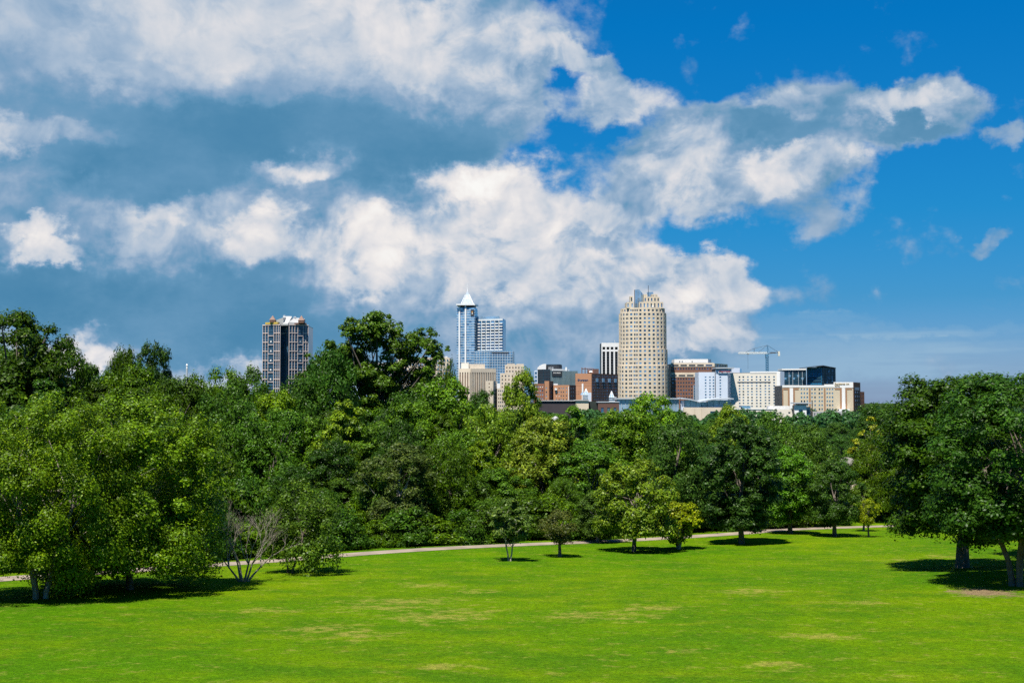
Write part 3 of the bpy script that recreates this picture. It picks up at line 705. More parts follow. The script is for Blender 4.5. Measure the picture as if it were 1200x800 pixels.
# 1 dark tower with pink piers
def dark_tower():
    Y = 1500; B = Bld('office_tower', 'dark glass tower with pink stone piers and a sloping white crown, alone at left', 'skyscraper', 334, Y)
    FL, FN, FR = Face(307.5, Y+8, 328.5, Y-2), Face(328.5, Y+16, 338, Y+16), Face(338, Y-2, 361, Y+10)
    zt = zr(381, Y); pts = [FL.A, FL.B, FN.A, FN.B, FR.A, FR.B, (FR.B[0]-2, Y+58), (FL.A[0]+2, Y+58)]
    B.m('glass_core', GL_DARK).prism(pts, ZB, zt-.5)
    B.m('roof_deck', ROOFD).prism([(p[0]*1.0, p[1]) for p in pts], zt-.5, zt)
    bands = [390, 400.6, 411.2, 422, 433, 444, 455, 466, 477]
    fl = [r for i in range(28) for r in [383.6+i*3.55]]
    st = B.m('stone_frame', PINKG); ms = B.m('mullions', mat_simple('blue_grey_mullion', (.07, .17, .28), .5, .1, .1))
    for F, vpx in ((FL, [307.8, 310.9, 314.2, 320.8, 323.6, 326.1, 328.2]), (FR, [338.4, 341.8, 345.0, 348.5, 354.8, 357.9, 360.7])):
        for v in vpx: u = F.u(v); st.fb(F, u-.25, u+.25, ZB, zt, 0, .6)
        for r in bands:
            z = zr(r, Y)
            for a, b_ in zip(vpx, vpx[1:]):
                if b_-a > 5: z2 = z - 3.2
                else: z2 = z
                st.fb(F, F.u(a)+.25, F.u(b_)-.25, z2-.35, z2+.35, 0, .75)
        st.fb(F, F.u(vpx[0])-.44, F.u(vpx[-1])+.44, zt, zt+1.0, -.6, .95)
        for r in fl:
            z = zr(r, Y)
            for a, b_ in zip(vpx, vpx[1:]): ms.fb(F, F.u(a)+.46, F.u(b_)-.46, z-.28, z+.28, 0, .3)
        c = 317.5 if F is FL else 351.6
        for r in (400, 411, 422, 433, 444): z = zr(r, Y); st_ = B.m('pale_panel', WHITE if F is FL else METAL); st_.fb(F, F.u(c)-.9, F.u(c)+.9, z-.9, z+.9, .31, .6)
    for v in (329.6, 331.4, 333.2, 335, 336.8): u = FN.u(v); ms.fb(FN, u-.25, u+.25, ZB, zt-1, 0, .5)
    for r in fl: z = zr(r, Y); ms.fb(FN, .1, FN.L-.1, z-.22, z+.22, 0, .3)
    st.fb(FN, FN.u(328.9), FN.u(337.4), zr(389.6, Y)-.5, zr(389.6, Y)+.5, 0, .9); st.fb(FN, FN.u(334.8), FN.u(335.6), zr(389.6, Y), zt, 0, .9); 
    # cornices, gables, crown
    B.m('yellow_cornice', GOLD).fb(FL, FL.u(311), FL.u(325.5), zr(379.6, Y), zr(377.4, Y), -3, 1.3); B.m('upper_bay', GL_DARK).fb(FL, FL.u(311.5), FL.u(325), zt+1, zr(379.6, Y), -12, .6)
    B.m('brown_cornice', COPPER).fb(FR, FR.u(345.5), FR.u(358.5), zr(380.2, Y), zr(378.0, Y), -3, 1.3); B.m('upper_bay', GL_DARK).fb(FR, FR.u(346), FR.u(358), zt+1, zr(380.2, Y), -12, .6)
    for c, a in ((318.5, 3.1), (352.3, 3.3)):
        x0, x1 = kx(c-a)*Y, kx(c+a)*Y; g = B.m('corner_gable', COPPER); zb_ = zr(377.4 if c < 330 else 378, Y)
        g.prism([(x0, Y), (x1, Y), (x1, Y+6), (x0, Y+6)], zb_, zb_+2.6); g.pyr([(x0-.4, Y-.4), (x1+.4, Y-.4), (x1+.4, Y+6.4), (x0-.4, Y+6.4)], zb_+2.6, ((x0+x1)/2, Y+3, zr(369.2, Y)))
    cw = B.m('sloping_crown', mat_simple('pale_crown_metal', (.40, .40, .39), .5, .08, .1))
    def P(px, y): return (kx(px)*Y, y)
    # left slope, centre block, right slope
    cw.hexa([(*P(321.5,Y+6),zt), (*P(330.5,Y+6),zt), (*P(330.5,Y+50),zt), (*P(321.5,Y+50),zt), (*P(321.5,Y+6),zr(375,Y)), (*P(330.5,Y+6),zr(371.5,Y)), (*P(330.5,Y+50),zr(368.4,Y)), (*P(321.5,Y+50),zr(369.8,Y))])
    cw.hexa([(*P(330.6,Y+3),zt), (*P(336.5,Y+3),zt), (*P(336.5,Y+45),zt), (*P(330.6,Y+45),zt), (*P(330.6,Y+3),zr(379,Y)), (*P(336.5,Y+3),zr(379,Y)), (*P(336.5,Y+30),zr(368.6,Y)), (*P(326,Y+30),zr(368.3,Y))])
    cw.hexa([(*P(336.6,Y+8),zt), (*P(347,Y+8),zt), (*P(350,Y+50),zt), (*P(336.6,Y+50),zt), (*P(336.6,Y+8),zr(376.5,Y)), (*P(347,Y+8),zr(378,Y)), (*P(349,Y+50),zr(370.2,Y)), (*P(336.6,Y+45),zr(369,Y))])
    m = B.m('rooftop_vent', METAL); m.box(kx(326)*Y, kx(329)*Y, Y+28, Y+31, zr(369, Y), zr(367.4, Y)); m.box(kx(337)*Y, kx(340)*Y, Y+38, Y+41, zr(370, Y), zr(368.2, Y))
    B.done()
dark_tower()

# 2 spired tower
def spired_tower():
    Y = 1600; B = Bld('office_tower', 'slim pale blue glass tower with a white pyramid spire and a lower terraced wing', 'skyscraper', 548, Y)
    FA, FB = Face(535, Y+4, 556, Y), Face(556, Y, 559.5, Y+18)
    zt = zr(357.6, Y)
    B.m('glass_core', GL_SKY).prism([FA.A, FA.B, FB.B, (FA.A[0]+2, Y+28)], ZB, zt-3)
    fin = B.m('white_fin', WMETAL)
    for v in (538.4, 545.6): u = FA.u(v); fin.fb(FA, u-.95, u+.95, ZB, zt, 0, 1.3)
    thin = B.m('floor_edges', mat_simple('pale_floor_edge', (.55, .62, .68), .5, .1, .1)); gl2 = [GL_MID, GL_SKY, GL_BLUE, GL_PALE, GL_SKY]
    r = 360.5; i = 0
    while r < 452:
        z0, z1 = zr(r+2.3, Y), zr(r, Y)
        for a, b_ in ((535.3, 537.3), (539.6, 541.9), (542.2, 544.5), (546.8, 549.4), (549.7, 552.3), (552.6, 555.6)):
            if not (362 < r < 371 and a > 550): B.pane(FA, FA.u(a), FA.u(b_), z0, z1, rb.choice(gl2), .3)
        thin.fb(FA, 0.1, FA.u(537.4), zr(r+2.95, Y), z0-.05, 0, .5); thin.fb(FA, FA.u(539.4), FA.u(544.6), zr(r+2.95, Y), z0-.05, 0, .5); thin.fb(FA, FA.u(546.6), FA.L, zr(r+2.95, Y), z0-.05, 0, .5)
        thin.fb(FB, 0.1, FB.L-.1, zr(r+2.9, Y), z0-.05, 0, .5)
        r += 3.05
    # dark sign with light mark
    B.m('sign_panel', DARKM).fb(FA, FA.u(551.6), FA.u(555.6), zr(370.6, Y), zr(362.6, Y), .2, .8)
    zc = zr(366, Y); ox = FA.u(552.9)
    B.m('sign_mark', ORANGE).fb(FA, ox, ox+1.1, zc-.2, zc+1.4, .8, 1.05); B.m('sign_lettering', WHITE).fb(FA, ox+.1, ox+1.2, zc-2.2, zc-.5, .8, 1.0)
    B.m('cap_slab', WMETAL).prism([(kx(534.4)*Y, Y-1), (kx(556.6)*Y, Y-1), (kx(560)*Y, Y+20), (kx(536)*Y, Y+32)], zt, zr(356, Y)); B.m('loggia', DARKM).prism([(kx(538)*Y, Y+4), (kx(555)*Y, Y+3), (kx(557)*Y, Y+20), (kx(539)*Y, Y+24)], zt-3, zt)
    # pyramid spire: ribs over a pale body
    def sq(c, a, z, yc=Y+14): return [(kx(c-a)*Y, yc-a*1.05, z), (kx(c+a)*Y, yc-a*1.05, z), (kx(c+a)*Y, yc+a*1.05, z), (kx(c-a)*Y, yc+a*1.05, z)]
    sp_ = B.m('spire', mat_simple('spire_white', (.36, .42, .48), .4, .05, .3)); lv = [(6.9, 356), (4.6, 350), (2.6, 345.6), (1.9, 344), (.9, 341)]
    for (a, r0), (b_, r1) in zip(lv, lv[1:]): sp_.hexa(sq(547.2, a, zr(r0, Y)) + sq(547.2, b_, zr(r1, Y)))
    rib = B.m('spire_rib', WMETAL)
    for r0 in (354, 351.8, 349.6, 347.6, 345.8):
        a = float(np.interp(r0, [341, 344, 345.6, 350, 356], [.9, 1.9, 2.6, 4.6, 7.3]))+.22; rib.hexa(sq(547.2, a, zr(r0+.45, Y)) + sq(547.2, a, zr(r0, Y)))
    for sx in (-1, 1):
        for sy in (-1, 1): rib.tube([(kx(547.2+sx*7.5)*Y, Y+14+sy*7.9, zr(356, Y)), (kx(547.2+sx*2.1)*Y, Y+14+sy*2.2, zr(344, Y))], .42, 4)
    B.m('mast', WMETAL).tube([(kx(547.2)*Y, Y+14, zr(342, Y)), (kx(547.2)*Y, Y+14, zr(337, Y)), (kx(547.2)*Y, Y+14, zr(330, Y))], [.8, .45, .15], 6)
    # residential wing with balconies
    FW = Face(558, Y+10, 589.5, Y-4); FS = Face(589.5, Y-4, 592.5, Y+24)
    zw = zr(373.5, Y)
    B.m('wing_core', GL_MID).prism([FW.A, FW.B, FS.B, (FW.A[0]+3, Y+38)], ZB, zw)
    B.m('parapet', GL_PALE).prism([(kx(559)*Y, Y+12), (kx(585)*Y, Y+1), (kx(586)*Y, Y+24), (kx(560)*Y, Y+36)], zw, zr(370.2, Y)); B.m('side_glass', GL_BLUE).fb(FS, 0.2, FS.L-.2, zr(413, Y), zw-.3, 0, .3)
    slab = B.m('balcony_slabs', WHITE); wl = B.m('wing_wall', mat_simple('pale_grey_wall', (.60, .64, .66), .7, .05, .1)); bal = [560.2, 566.2, 571.4, 576.6, 581.6, 586.4]
    rr = [376.6 + i*3.42 for i in range(10)]
    for k, r in enumerate(rr):
        wl.fb(FW, .3, FW.L-.3, zr(r+3.0, Y), zr(r+2.2, Y), 0, .5)
        for c in bal:
            a, b_ = FW.u(c-.7), FW.u(c+2.6)
            slab.fb(FW, a-.3, b_+.3, zr(r+3.0, Y), zr(r+1.8, Y), .51, 1.7); B.pane(FW, a, b_, zr(r+1.75, Y), zr(r+.1, Y), rb.choice([GL_BLUE, GL_MID, GL_BLUE, GL_TEAL]), .3)
    for c in bal: wl.fb(FW, FW.u(c-1.7), FW.u(c-1.0), zr(411, Y), zr(375.5, Y), .52, 1.2)
    wl.fb(FW, .3, FW.L-.3, zr(375.6, Y), zw, 0, .6)
    # podium
    F1, F2, F3 = Face(556, Y-10, 574, Y-18), Face(574, Y-18, 600.8, Y-12), Face(600.8, Y-12, 602.6, Y+12)
    zp = zr(411.5, Y)
    B.m('podium_core', GL_MID).prism([F1.A, F1.B, F2.B, F3.B, (F1.A[0], Y+30)], ZB, zp); B.m('podium_side', GL_TEAL).fb(F3, .1, F3.L-.1, ZB, zp-.3, 0, .3)
    for F, n in ((F1, 6), (F2, 9)):
        for i in range(n+1): u = F.L*i/n; thin.fb(F, max(.05, u-.2), min(F.L-.05, u+.2), ZB, zp, 0, .5)
        r = 412.5
        while r < 468: thin.fb(F, .3, F.L-.3, zr(r+.45, Y), zr(r, Y), 0, .35); r += 3.1
    B.m('terrace_dark_strip', DARKM).fb(F2, F2.u(576), F2.u(596), zr(414.4, Y), zr(412.9, Y), .1, .6)  # dark strip standing proud of the podium glass
    B.m('side_glass', GL_BLUE)
    B.done()
spired_tower()

# 3 ribbed beige block and stepped towers
def ribbed_block():
    Y = 1420; B = Bld('courthouse_block', 'beige block with close vertical ribs and a white penthouse below the spired tower', 'office building', 560, Y)
    FA, FB = Face(538, Y+4, 552, Y), Face(552, Y, 581, Y+14)
    zt = zr(431.6, Y); B.m('dark_core', DARKM).prism([FA.A, FA.B, FB.B, (kx(574)*Y, Y+44), (FA.A[0], Y+40)], ZB, zt-1); B.m('roof_deck', GREYC).prism([(a[0], a[1]+1.0) for a in (FA.A, FA.B, FB.B)] + [(kx(574)*Y, Y+43), (FA.A[0]+1, Y+39)], zt-1, zt-.4)
    gls = [mat_simple('brown_window', (.16, .075, .05), .4, .3, .4), GL_TEAL]
    for F, a, b_, n in ((FA, 539.6, 551.5, 5), (FB, 553, 580.6, 14)):
        cs = lins(a, b_, n); us = cols(F, cs, 1.15); us = [(max(.5, p), min(F.L-.4, q)) for p, q in us]
        grid(B, F, us, [(ZB+18, zr(436, Y))], (0, F.L), ZB, zt, BEIGE, gls, 1.0)
    B.m('penthouse', CREAM).prism([(kx(540)*Y, Y+10), (kx(549)*Y, Y+7), (kx(549)*Y, Y+26), (kx(541)*Y, Y+28)], zt-.4, zr(424.8, Y)); B.m('penthouse', BEIGE).prism([(kx(549.1)*Y, Y+9), (kx(568)*Y, Y+14), (kx(567)*Y, Y+30), (kx(549.1)*Y, Y+28)], zt-.4, zr(426, Y))
    B.done()
    Y = 1380; B = Bld('annex_block', 'plain beige block with one brown window column, right of the ribbed block', 'office building', 574, Y)
    F = Face(569, Y, 577.6, Y+1); F2 = Face(577.6, Y+1, 582, Y+14)
    B.m('core', DARKM).prism([F.A, F.B, F2.B, (F.A[0], Y+18)], ZB, zr(446.4, Y)-.3)
    grid(B, F, cols(F, [573.2], 1.2), rows(F, 448.6, 4.2, 9, 1.6), (0, F.L), ZB, zr(446.2, Y), BEIGE, gls, .6); grid(B, F2, cols(F2, [578.9, 580.4], .8), rows(F2, 448.6, 4.2, 9, 1.6), (0, F2.L), ZB, zr(446.2, Y), BEIGE, gls, .6)
    F3 = Face(582.5, Y+3, 597, Y+6); B.m('low_wing_core', DARKM).prism([F3.A, F3.B, (F3.B[0], Y+22), (F3.A[0], Y+22)], ZB, zr(455, Y)-.3)
    grid(B, F3, cols(F3, lins(584.4, 595.4, 6), 1.2), rows(F3, 457, 4.4, 6, 1.9), (0, F3.L), ZB, zr(454.8, Y), BEIGE, gls+[GL_BLUE], .6, part='low_wing'); B.m('roof_unit', WHITE).box(kx(582)*Y, kx(586)*Y, Y+9, Y+15, zr(455, Y), zr(449, Y))
    B.done()
    Y = 1450; B = Bld('stepped_tower', 'beige stepped old tower half hidden by the slender yellow-green tree', 'office building', 600, Y)
    for a, b_, r0, dy, n in ((586.2, 614.5, 437, 0, 7), (591.6, 614, 427.2, 6, 6), (594, 603.4, 425.8, 9, 2), (605, 613.6, 426, 10, 3)):
        F = Face(a, Y+dy, b_, Y+dy); B.m('core', DARKM).box(F.A[0]+.1, F.B[0]-.1, Y+dy, Y+30-dy, ZB, zr(r0, Y)-.3)
        if dy < 9: grid(B, F, cols(F, lins(a+2.4, b_-2.4, n), 1.3), rows(F, r0+2.5, 4.3, 8 if dy == 0 else 2, 2.0), (0, F.L), ZB, zr(r0, Y), BEIGE, gls, .6)
        else: grid(B, F, cols(F, lins(a+1.6, b_-1.6, n), 1.0), [(zr(r0+.8+3.8, Y), zr(r0+1.4, Y))], (0, F.L), zr(430, Y), zr(r0, Y), BEIGE, gls, .5)
    B.done()
    # seen in gaps of the tallest tree
    Y = 1400
    for nm, lab, a, b_, r0 in (('old_office_block', 'beige block with blue windows glimpsed through the lower gaps of the tallest open-crowned tree', 424, 462, 425), ('old_office_block', 'beige building top showing right of the tallest open-crowned tree, left of the ribbed block', 466, 527, 418.5)):
        B = Bld(nm, lab, 'office building', (a+b_)/2, Y); F = Face(a, Y, b_, Y+6)
        B.m('core', DARKM).prism([F.A, F.B, (F.B[0], Y+30), (F.A[0], Y+30)], ZB, zr(r0, Y)-.3)
        grid(B, F, cols(F, lins(a+2.5, b_-2.5, int((b_-a)/3.6)), 1.7), rows(F, r0+2.4, 5, 9, 2.8), (0, F.L), ZB, zr(r0, Y), CREAM if a < 450 else BEIGE, [GL_MID, GL_BLUE, GL_SKY], .6)
        if a < 450: B.m('rooftop_glass', GL_TEAL).box(kx(452)*Y, kx(463)*Y, Y+10, Y+20, zr(r0, Y)-.5, zr(419.6, Y))
        else: B.m('rooftop_block', WHITE).box(kx(513)*Y, kx(524)*Y, Y+9, Y+20, zr(r0, Y)-.5, zr(417, Y))
        B.done(); Y += 30
ribbed_block()

# 5 dark glass block with an oval crown
def oval_block():
    Y = 1560; B = Bld('office_block', 'dark glass office block with a black oval crown and white rounded plant house', 'office building', 652, Y)
    FA, FB = Face(630.3, Y+6, 645, Y), Face(645, Y, 677, Y+16)
    za, zb_ = zr(432.6, Y), zr(434.2, Y)
    B.m('dark_wing', GL_TEAL).prism([FA.A, (kx(637)*Y, Y-2), FA.B, (kx(645)*Y, Y+30), (FA.A[0], Y+30)], ZB, za); B.m('grey_wing', GL_BLUE).prism([(FB.A[0]+.2, FB.A[1]), FB.B, (kx(676)*Y, Y+44), (kx(645.2)*Y, Y+30)], ZB, zb_)
    st = B.m('vertical_fins', mat_simple('grey_green_fin', (.22, .30, .31), .6, .1, .1))
    for i in range(22): u = FB.L*(i+.5)/22; st.fb(FB, u-.42, u+.42, ZB, zb_, 0, .6)
    f2 = B.m('dark_fins', DARKM)
    Fa, Fb = Face(630.3, Y+6, 637, Y-2), Face(637, Y-2, 645, Y)
    for F in (Fa, Fb):
        for i in range(5): u = F.L*(i+.5)/5; f2.fb(F, u-.4, u+.4, ZB, za, 0, .5)
        for i in range(8): f2.fb(F, .1, F.L-.1, zr(436+i*3.4, Y)-.2, zr(436+i*3.4, Y)+.2, 0, .3)
    n = 20; pts = [(kx(649.6)*Y + 10*math.cos(6.283*i/n)*1.0, Y+16 + 11*math.sin(6.283*i/n)) for i in range(n)]
    B.m('oval_crown', DARKM).prism(pts, za-1, zr(427.2, Y)); B.m('oval_crown_roof', GL_TEAL).prism([(kx(649.6)*Y+(p[0]-kx(649.6)*Y)*.92, Y+16+(p[1]-Y-16)*.92) for p in pts], zr(427.2, Y), zr(426.5, Y))
    # rounded white plant house: quarter barrel
    m = B.m('rounded_plant_house', WHITE); x1 = kx(640)*Y; x0 = kx(629.8)*Y; zt = zr(426, Y)
    k = 8; prof = [(x0 + (x1-x0)*(1-math.cos(math.pi/2*i/k)), za + (zt-za)*math.sin(math.pi/2*i/k)) for i in range(k+1)] + [(x1, za)]
    b0_ = len(m.v); m.v += [(p[0], Y+5, p[1]) for p in prof] + [(p[0], Y+20, p[1]) for p in prof]; q = len(prof)
    m.f.append(tuple(b0_+i for i in range(q))[::-1]); m.f.append(tuple(b0_+q+i for i in range(q)))
    for i in range(q): j = (i+1) % q; m.f.append((b0_+i, b0_+j, b0_+q+j, b0_+q+i))
    B.m('white_band', WMETAL).fb(FB, FB.u(648), FB.u(659.4), zr(434.1, Y), zr(432.2, Y), -3, .8)
    B.m('sign_panel', DARKM).fb(FB, FB.u(646.6), FB.u(658), zr(440.6, Y), zr(434.8, Y), .6, 1.0)
    sg = B.m('sign_lettering', WHITE)
    for a, b_ in ((648.2, 649), (649.6, 650.4), (651, 651.6), (652.4, 653.4), (653.9, 654.8), (655.4, 656.2)): sg.fb(FB, FB.u(a), FB.u(b_), zr(437.4, Y), zr(436, Y), 1.0, 1.15)
    for c in (643.5, 645.7, 647.9): B.m('white_prong', WMETAL).tube([(kx(c)*Y, Y+1, za-1), (kx(c)*Y, Y+1, zr(429.8, Y))], .45, 5)
    B.m('roof_stack', WHITE).box(kx(663)*Y, kx(665)*Y, Y+14, Y+18, zb_-.5, zr(429.8, Y)); B.m('roof_unit', METAL).box(kx(659.6)*Y, kx(668)*Y, Y+18, Y+26, zb_-.5, zr(432.2, Y))
    Fs = Face(626.4, Y+10, 630, Y+8); B.m('stair_tower', COOLW).prism([Fs.A, Fs.B, (Fs.B[0], Y+24), (Fs.A[0], Y+24)], ZB, zr(433.8, Y))
    for i in range(6): B.pane(Fs, Fs.u(627), Fs.u(629.2), zr(438+i*4.5, Y), zr(435.2+i*4.5, Y), GL_BLUE, .25)
    B.done()
oval_block()

# 6 brick blocks
def brick_blocks():
    Y = 1330; wins = [GL_PALE, mat_simple('white_blind', (.66, .62, .56), .7, .1, .2), GL_TEAL, GL_PALE]
    B = Bld('brick_block', 'red brick block with a projecting stair tower, half behind the slender yellow-green tree', 'apartment block', 638, Y)
    F = Face(625.5, Y+3, 638, Y); B.m('core', DARKM).prism([F.A, F.B, (F.B[0], Y+20), (F.A[0], Y+20)], ZB, zr(449.5, Y)-.3)
    grid(B, F, cols(F, [628, 630.6, 633.2, 635.8], 1.3), rows(F, 452, 4.6, 7, 1.9), (0, F.L), ZB, zr(449.4, Y), BRICKR, wins, .5)
    F = Face(638.2, Y-4, 643.2, Y-4); F2 = Face(643.2, Y-4, 648, Y+6)
    B.m('stair_core', DARKM).prism([F.A, F.B, F2.B, (F.A[0], Y+14)], ZB, zr(446.6, Y)-.3)
    grid(B, F, cols(F, [640.2], 1.5), rows(F, 453.6, 4.8, 6, 1.9), (0, F.L), ZB, zr(446.4, Y), BRICK, wins, .5, part='stair_tower'); grid(B, F2, cols(F2, [645.6], 1.2), rows(F2, 453.6, 4.8, 6, 1.9), (0, F2.L), ZB, zr(446.4, Y), BRICKR, wins, .5, part='stair_tower')
    B.done()
    B = Bld('brick_block', 'lower orange brick block between the stair-towered block and the brown hotel', 'apartment block', 660, Y)
    F = Face(648.6, Y+2, 667, Y); F2 = Face(667, Y, 674.4, Y+12)
    B.m('core', DARKM).prism([F.A, F.B, F2.B, (F.A[0], Y+24)], ZB, zr(451.2, Y)-.3)
    grid(B, F, cols(F, [652, 655.2, 657.7, 660.4, 663.9], 1.1), rows(F, 454, 4.4, 7, 1.7), (0, F.L), ZB, zr(451, Y), BRICK, wins, .5); grid(B, F2, cols(F2, [669, 671.6], .9), rows(F2, 454, 4.4, 7, 1.7), (0, F2.L), ZB, zr(451, Y), BRICKD, wins, .5)  # side wall gets darker brick: its shade is painted into the colour
    B.m('white_downpipe', WHITE).fb(F, F.u(666), F.u(666.7), ZB, zr(452.5, Y), .5, .9); B.m('roof_unit', WHITE).box(kx(648.4)*Y, kx(653.8)*Y, Y+6, Y+11, zr(451.2, Y)-.4, zr(449.2, Y)); B.m('storage_tank', WHITE).box(kx(650)*Y, kx(652.8)*Y, Y-.6, Y+1.2, zr(457, Y), zr(454.6, Y))
    B.done()
brick_blocks()

# 7 brown hotel
def brown_hotel():
    Y = 1390; B = Bld('brick_hotel', 'brown hotel with a lit orange end wall bearing blue lettering and gridded dark side', 'hotel', 693, Y)
    FA, FB = Face(674.4, Y+4, 693.2, Y), Face(693.2, Y, 723.6, Y+46)
    zt = zr(437.4, Y); B.m('core', DARKM).prism([FA.A, FA.B, FB.B, (FB.B[0]-18, Y+66), (FA.A[0]+2, Y+30)], ZB, zt-.4)
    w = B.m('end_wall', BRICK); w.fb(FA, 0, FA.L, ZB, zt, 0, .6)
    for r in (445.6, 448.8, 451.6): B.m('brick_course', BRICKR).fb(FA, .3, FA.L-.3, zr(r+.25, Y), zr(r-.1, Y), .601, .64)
    for r in (458.4, 461.4):
        for c in (675.9, 677.8, 679.8): B.pane(FA, FA.u(c)-.3, FA.u(c)+.3, zr(r+.6, Y), zr(r-.2, Y), GL_TEAL, .62)
    text_part(B, 'Sheraton', FA, FA.u(677.0), zr(446.4, Y), 2.6, SIGNB, width=11.5, d=.75)
    B.m('white_stair_strip', WHITE).fb(FA, FA.u(682), FA.u(683.9), ZB, zr(449.4, Y), .6, 1.5)
    gl = [GL_PALE, mat_simple('curtained_window', (.55, .50, .44), .6, .2, .3), GL_PALE, GL_SKY, GL_MID]
    cs = [694.6, 696.4, 698.2, 700.0, 701.7, 704, 706, 708, 710, 711.6, 713.6, 715.6, 717.4, 719.2, 721, 722.4]
    us = [(max(.3, FB.u(c-.5)), min(FB.L-.3, FB.u(c+.5))) for c in cs]
    vs = [(zr(439.3+i*3.42+1.9, Y), zr(439.3+i*3.42, Y)) for i in range(11)]
    grid(B, FB, us, vs, (.02, FB.L), ZB, zt, BRICKD, gl, .6)  # shade of the side turned from the sun is put into the brick colour
    for c in (698.8, 706.2, 713.4, 720.3): 
        a, b_ = FB.u(c-1.3), FB.u(c+1.3); B.m('bay_window', GL_PALE).fb(FB, a, b_, zr(447.2, Y), zr(442.8, Y), .6, 1.1)
    B.m('roof_penthouse', BRICKD).box(kx(697)*Y, kx(703)*Y, Y+18, Y+30, zt-.5, zr(431.6, Y)); B.m('roof_penthouse', BRICKR).box(kx(690)*Y, kx(697)*Y, Y+22, Y+28, zt-.5, zr(432.6, Y))
    fr = B.m('roof_frame', COPPER)
    for c in (682.6, 686.4): fr.tube([(kx(c)*Y, Y+12, zt-.5), (kx(c)*Y, Y+12, zr(430.2, Y))], .5, 4)
    fr.tube([(kx(682.6)*Y, Y+12, zr(431.6, Y)), (kx(697)*Y, Y+24, zr(431.2, Y))], .5, 4); fr.tube([(kx(690)*Y, Y+20, zt-.5), (kx(690)*Y, Y+20, zr(431, Y))], .4, 4)
    # white dish
    d = B.m('white_dish', WHITE); c = (kx(693)*Y, Y+8, zr(435.2, Y)); pr = []
    for i in range(6):
        a = i/5*1.35; pr.append((2.2*math.sin(a), 2.0*math.cos(a)))
    b0_ = len(d.v)
    for r_, h in pr:
        for j in range(12): d.v.append((c[0]+max(.02, r_)*math.cos(6.283*j/12), c[1]+max(.02, r_)*math.sin(6.283*j/12), c[2]+h-1))
    for i in range(5):
        for j in range(12): k = (j+1) % 12; d.f.append((b0_+i*12+j, b0_+(i+1)*12+j, b0_+(i+1)*12+k, b0_+i*12+k))
    B.done()
    # glass peaked halls in front
    for lab, px, w_, r0, Yh in (('spiky white glass hall in front of the lit end wall of the brown hotel', 688, 9.6, 455.5, 1360), ('small glass pyramid in front of the foot of the tan round tower', 718, 8.5, 458.4, 1350)):
        B = Bld('glass_atrium', lab, 'glass hall', px, Yh); a = kx(px-w_/2)*Yh; b_ = kx(px+w_/2)*Yh; zb2 = zr(462.5 if px < 700 else 465.5, Yh)
        B.m('glass_body', GL_PALE).box(a, b_, Yh, Yh+9, ZB, zb2); B.m('glass_peak', GL_PALE).pyr([(a, Yh), (b_-(b_-a)*.3, Yh), (b_-(b_-a)*.3, Yh+9), (a, Yh+9)], zb2, (kx(px-1)*Yh, Yh+4.5, zr(r0, Yh)))
        if px < 700: B.m('glass_block', COOLW).box((a+b_)/2+1, b_, Yh-.5, Yh+7, ZB, zr(459.8, Yh)); B.m('glass_peak', GL_PALE).pyr([(a-3, Yh+1), (a+2, Yh+1), (a+2, Yh+5), (a-3, Yh+5)], zb2, (a-.5, Yh+3, zr(458.5, Yh)))
        fr = B.m('white_frame', WMETAL); ap = Vector((kx(px-1)*Yh, Yh+4.5, zr(r0-.3, Yh)))
        for x in (a, a+(b_-a)*.35, b_-(b_-a)*.3): fr.tube([(x, Yh-.15, zb2), ap], .28, 4)
        for k in range(4): fr.tube([(a, Yh-.2, zb2-2*k), (b_, Yh-.2, zb2-2*k)], .2, 4)
        B.done()
brown_hotel()

# 8 white tower with dark strips
def striped_tower():
    Y = 1640; B = Bld('striped_tower', 'white tower with four tall dark window strips, left of the tan round tower', 'skyscraper', 716, Y)
    F = Face(704.8, Y, 729, Y+2); zt = zr(401.6, Y); B.m('core', DARKM).prism([F.A, F.B, (F.B[0], Y+30), (F.A[0], Y+30)], ZB, zt-.4)
    cs = [707.6, 712.4, 717.2, 722.2, 727]; us = cols(F, cs, 3.2); us[-1] = (us[-1][0], F.L-.6)
    vs = [(zr(409.6, Y), zr(406.4, Y)), (ZB+4, zr(411.8, Y))]
    grid(B, F, us, vs, (0, F.L), ZB, zt, WHITE, [mat_glass('black_glass', (.012, .016, .022), .2, .1)], 1.2)
    fl = B.m('floor_lines', mat_simple('dim_grey', (.07, .08, .09), .6, .2, .2))
    for c, d in us:
        r = 414
        while r < 470: fl.fb(F, c+.1, d-.1, zr(r+.5, Y), zr(r, Y), .26, .4); r += 3.1
    B.m('roof_antenna', WMETAL).tube([(kx(721.5)*Y, Y+12, zt-1), (kx(721.5)*Y, Y+12, zr(398, Y))], .3, 5)
    B.done()
striped_tower()

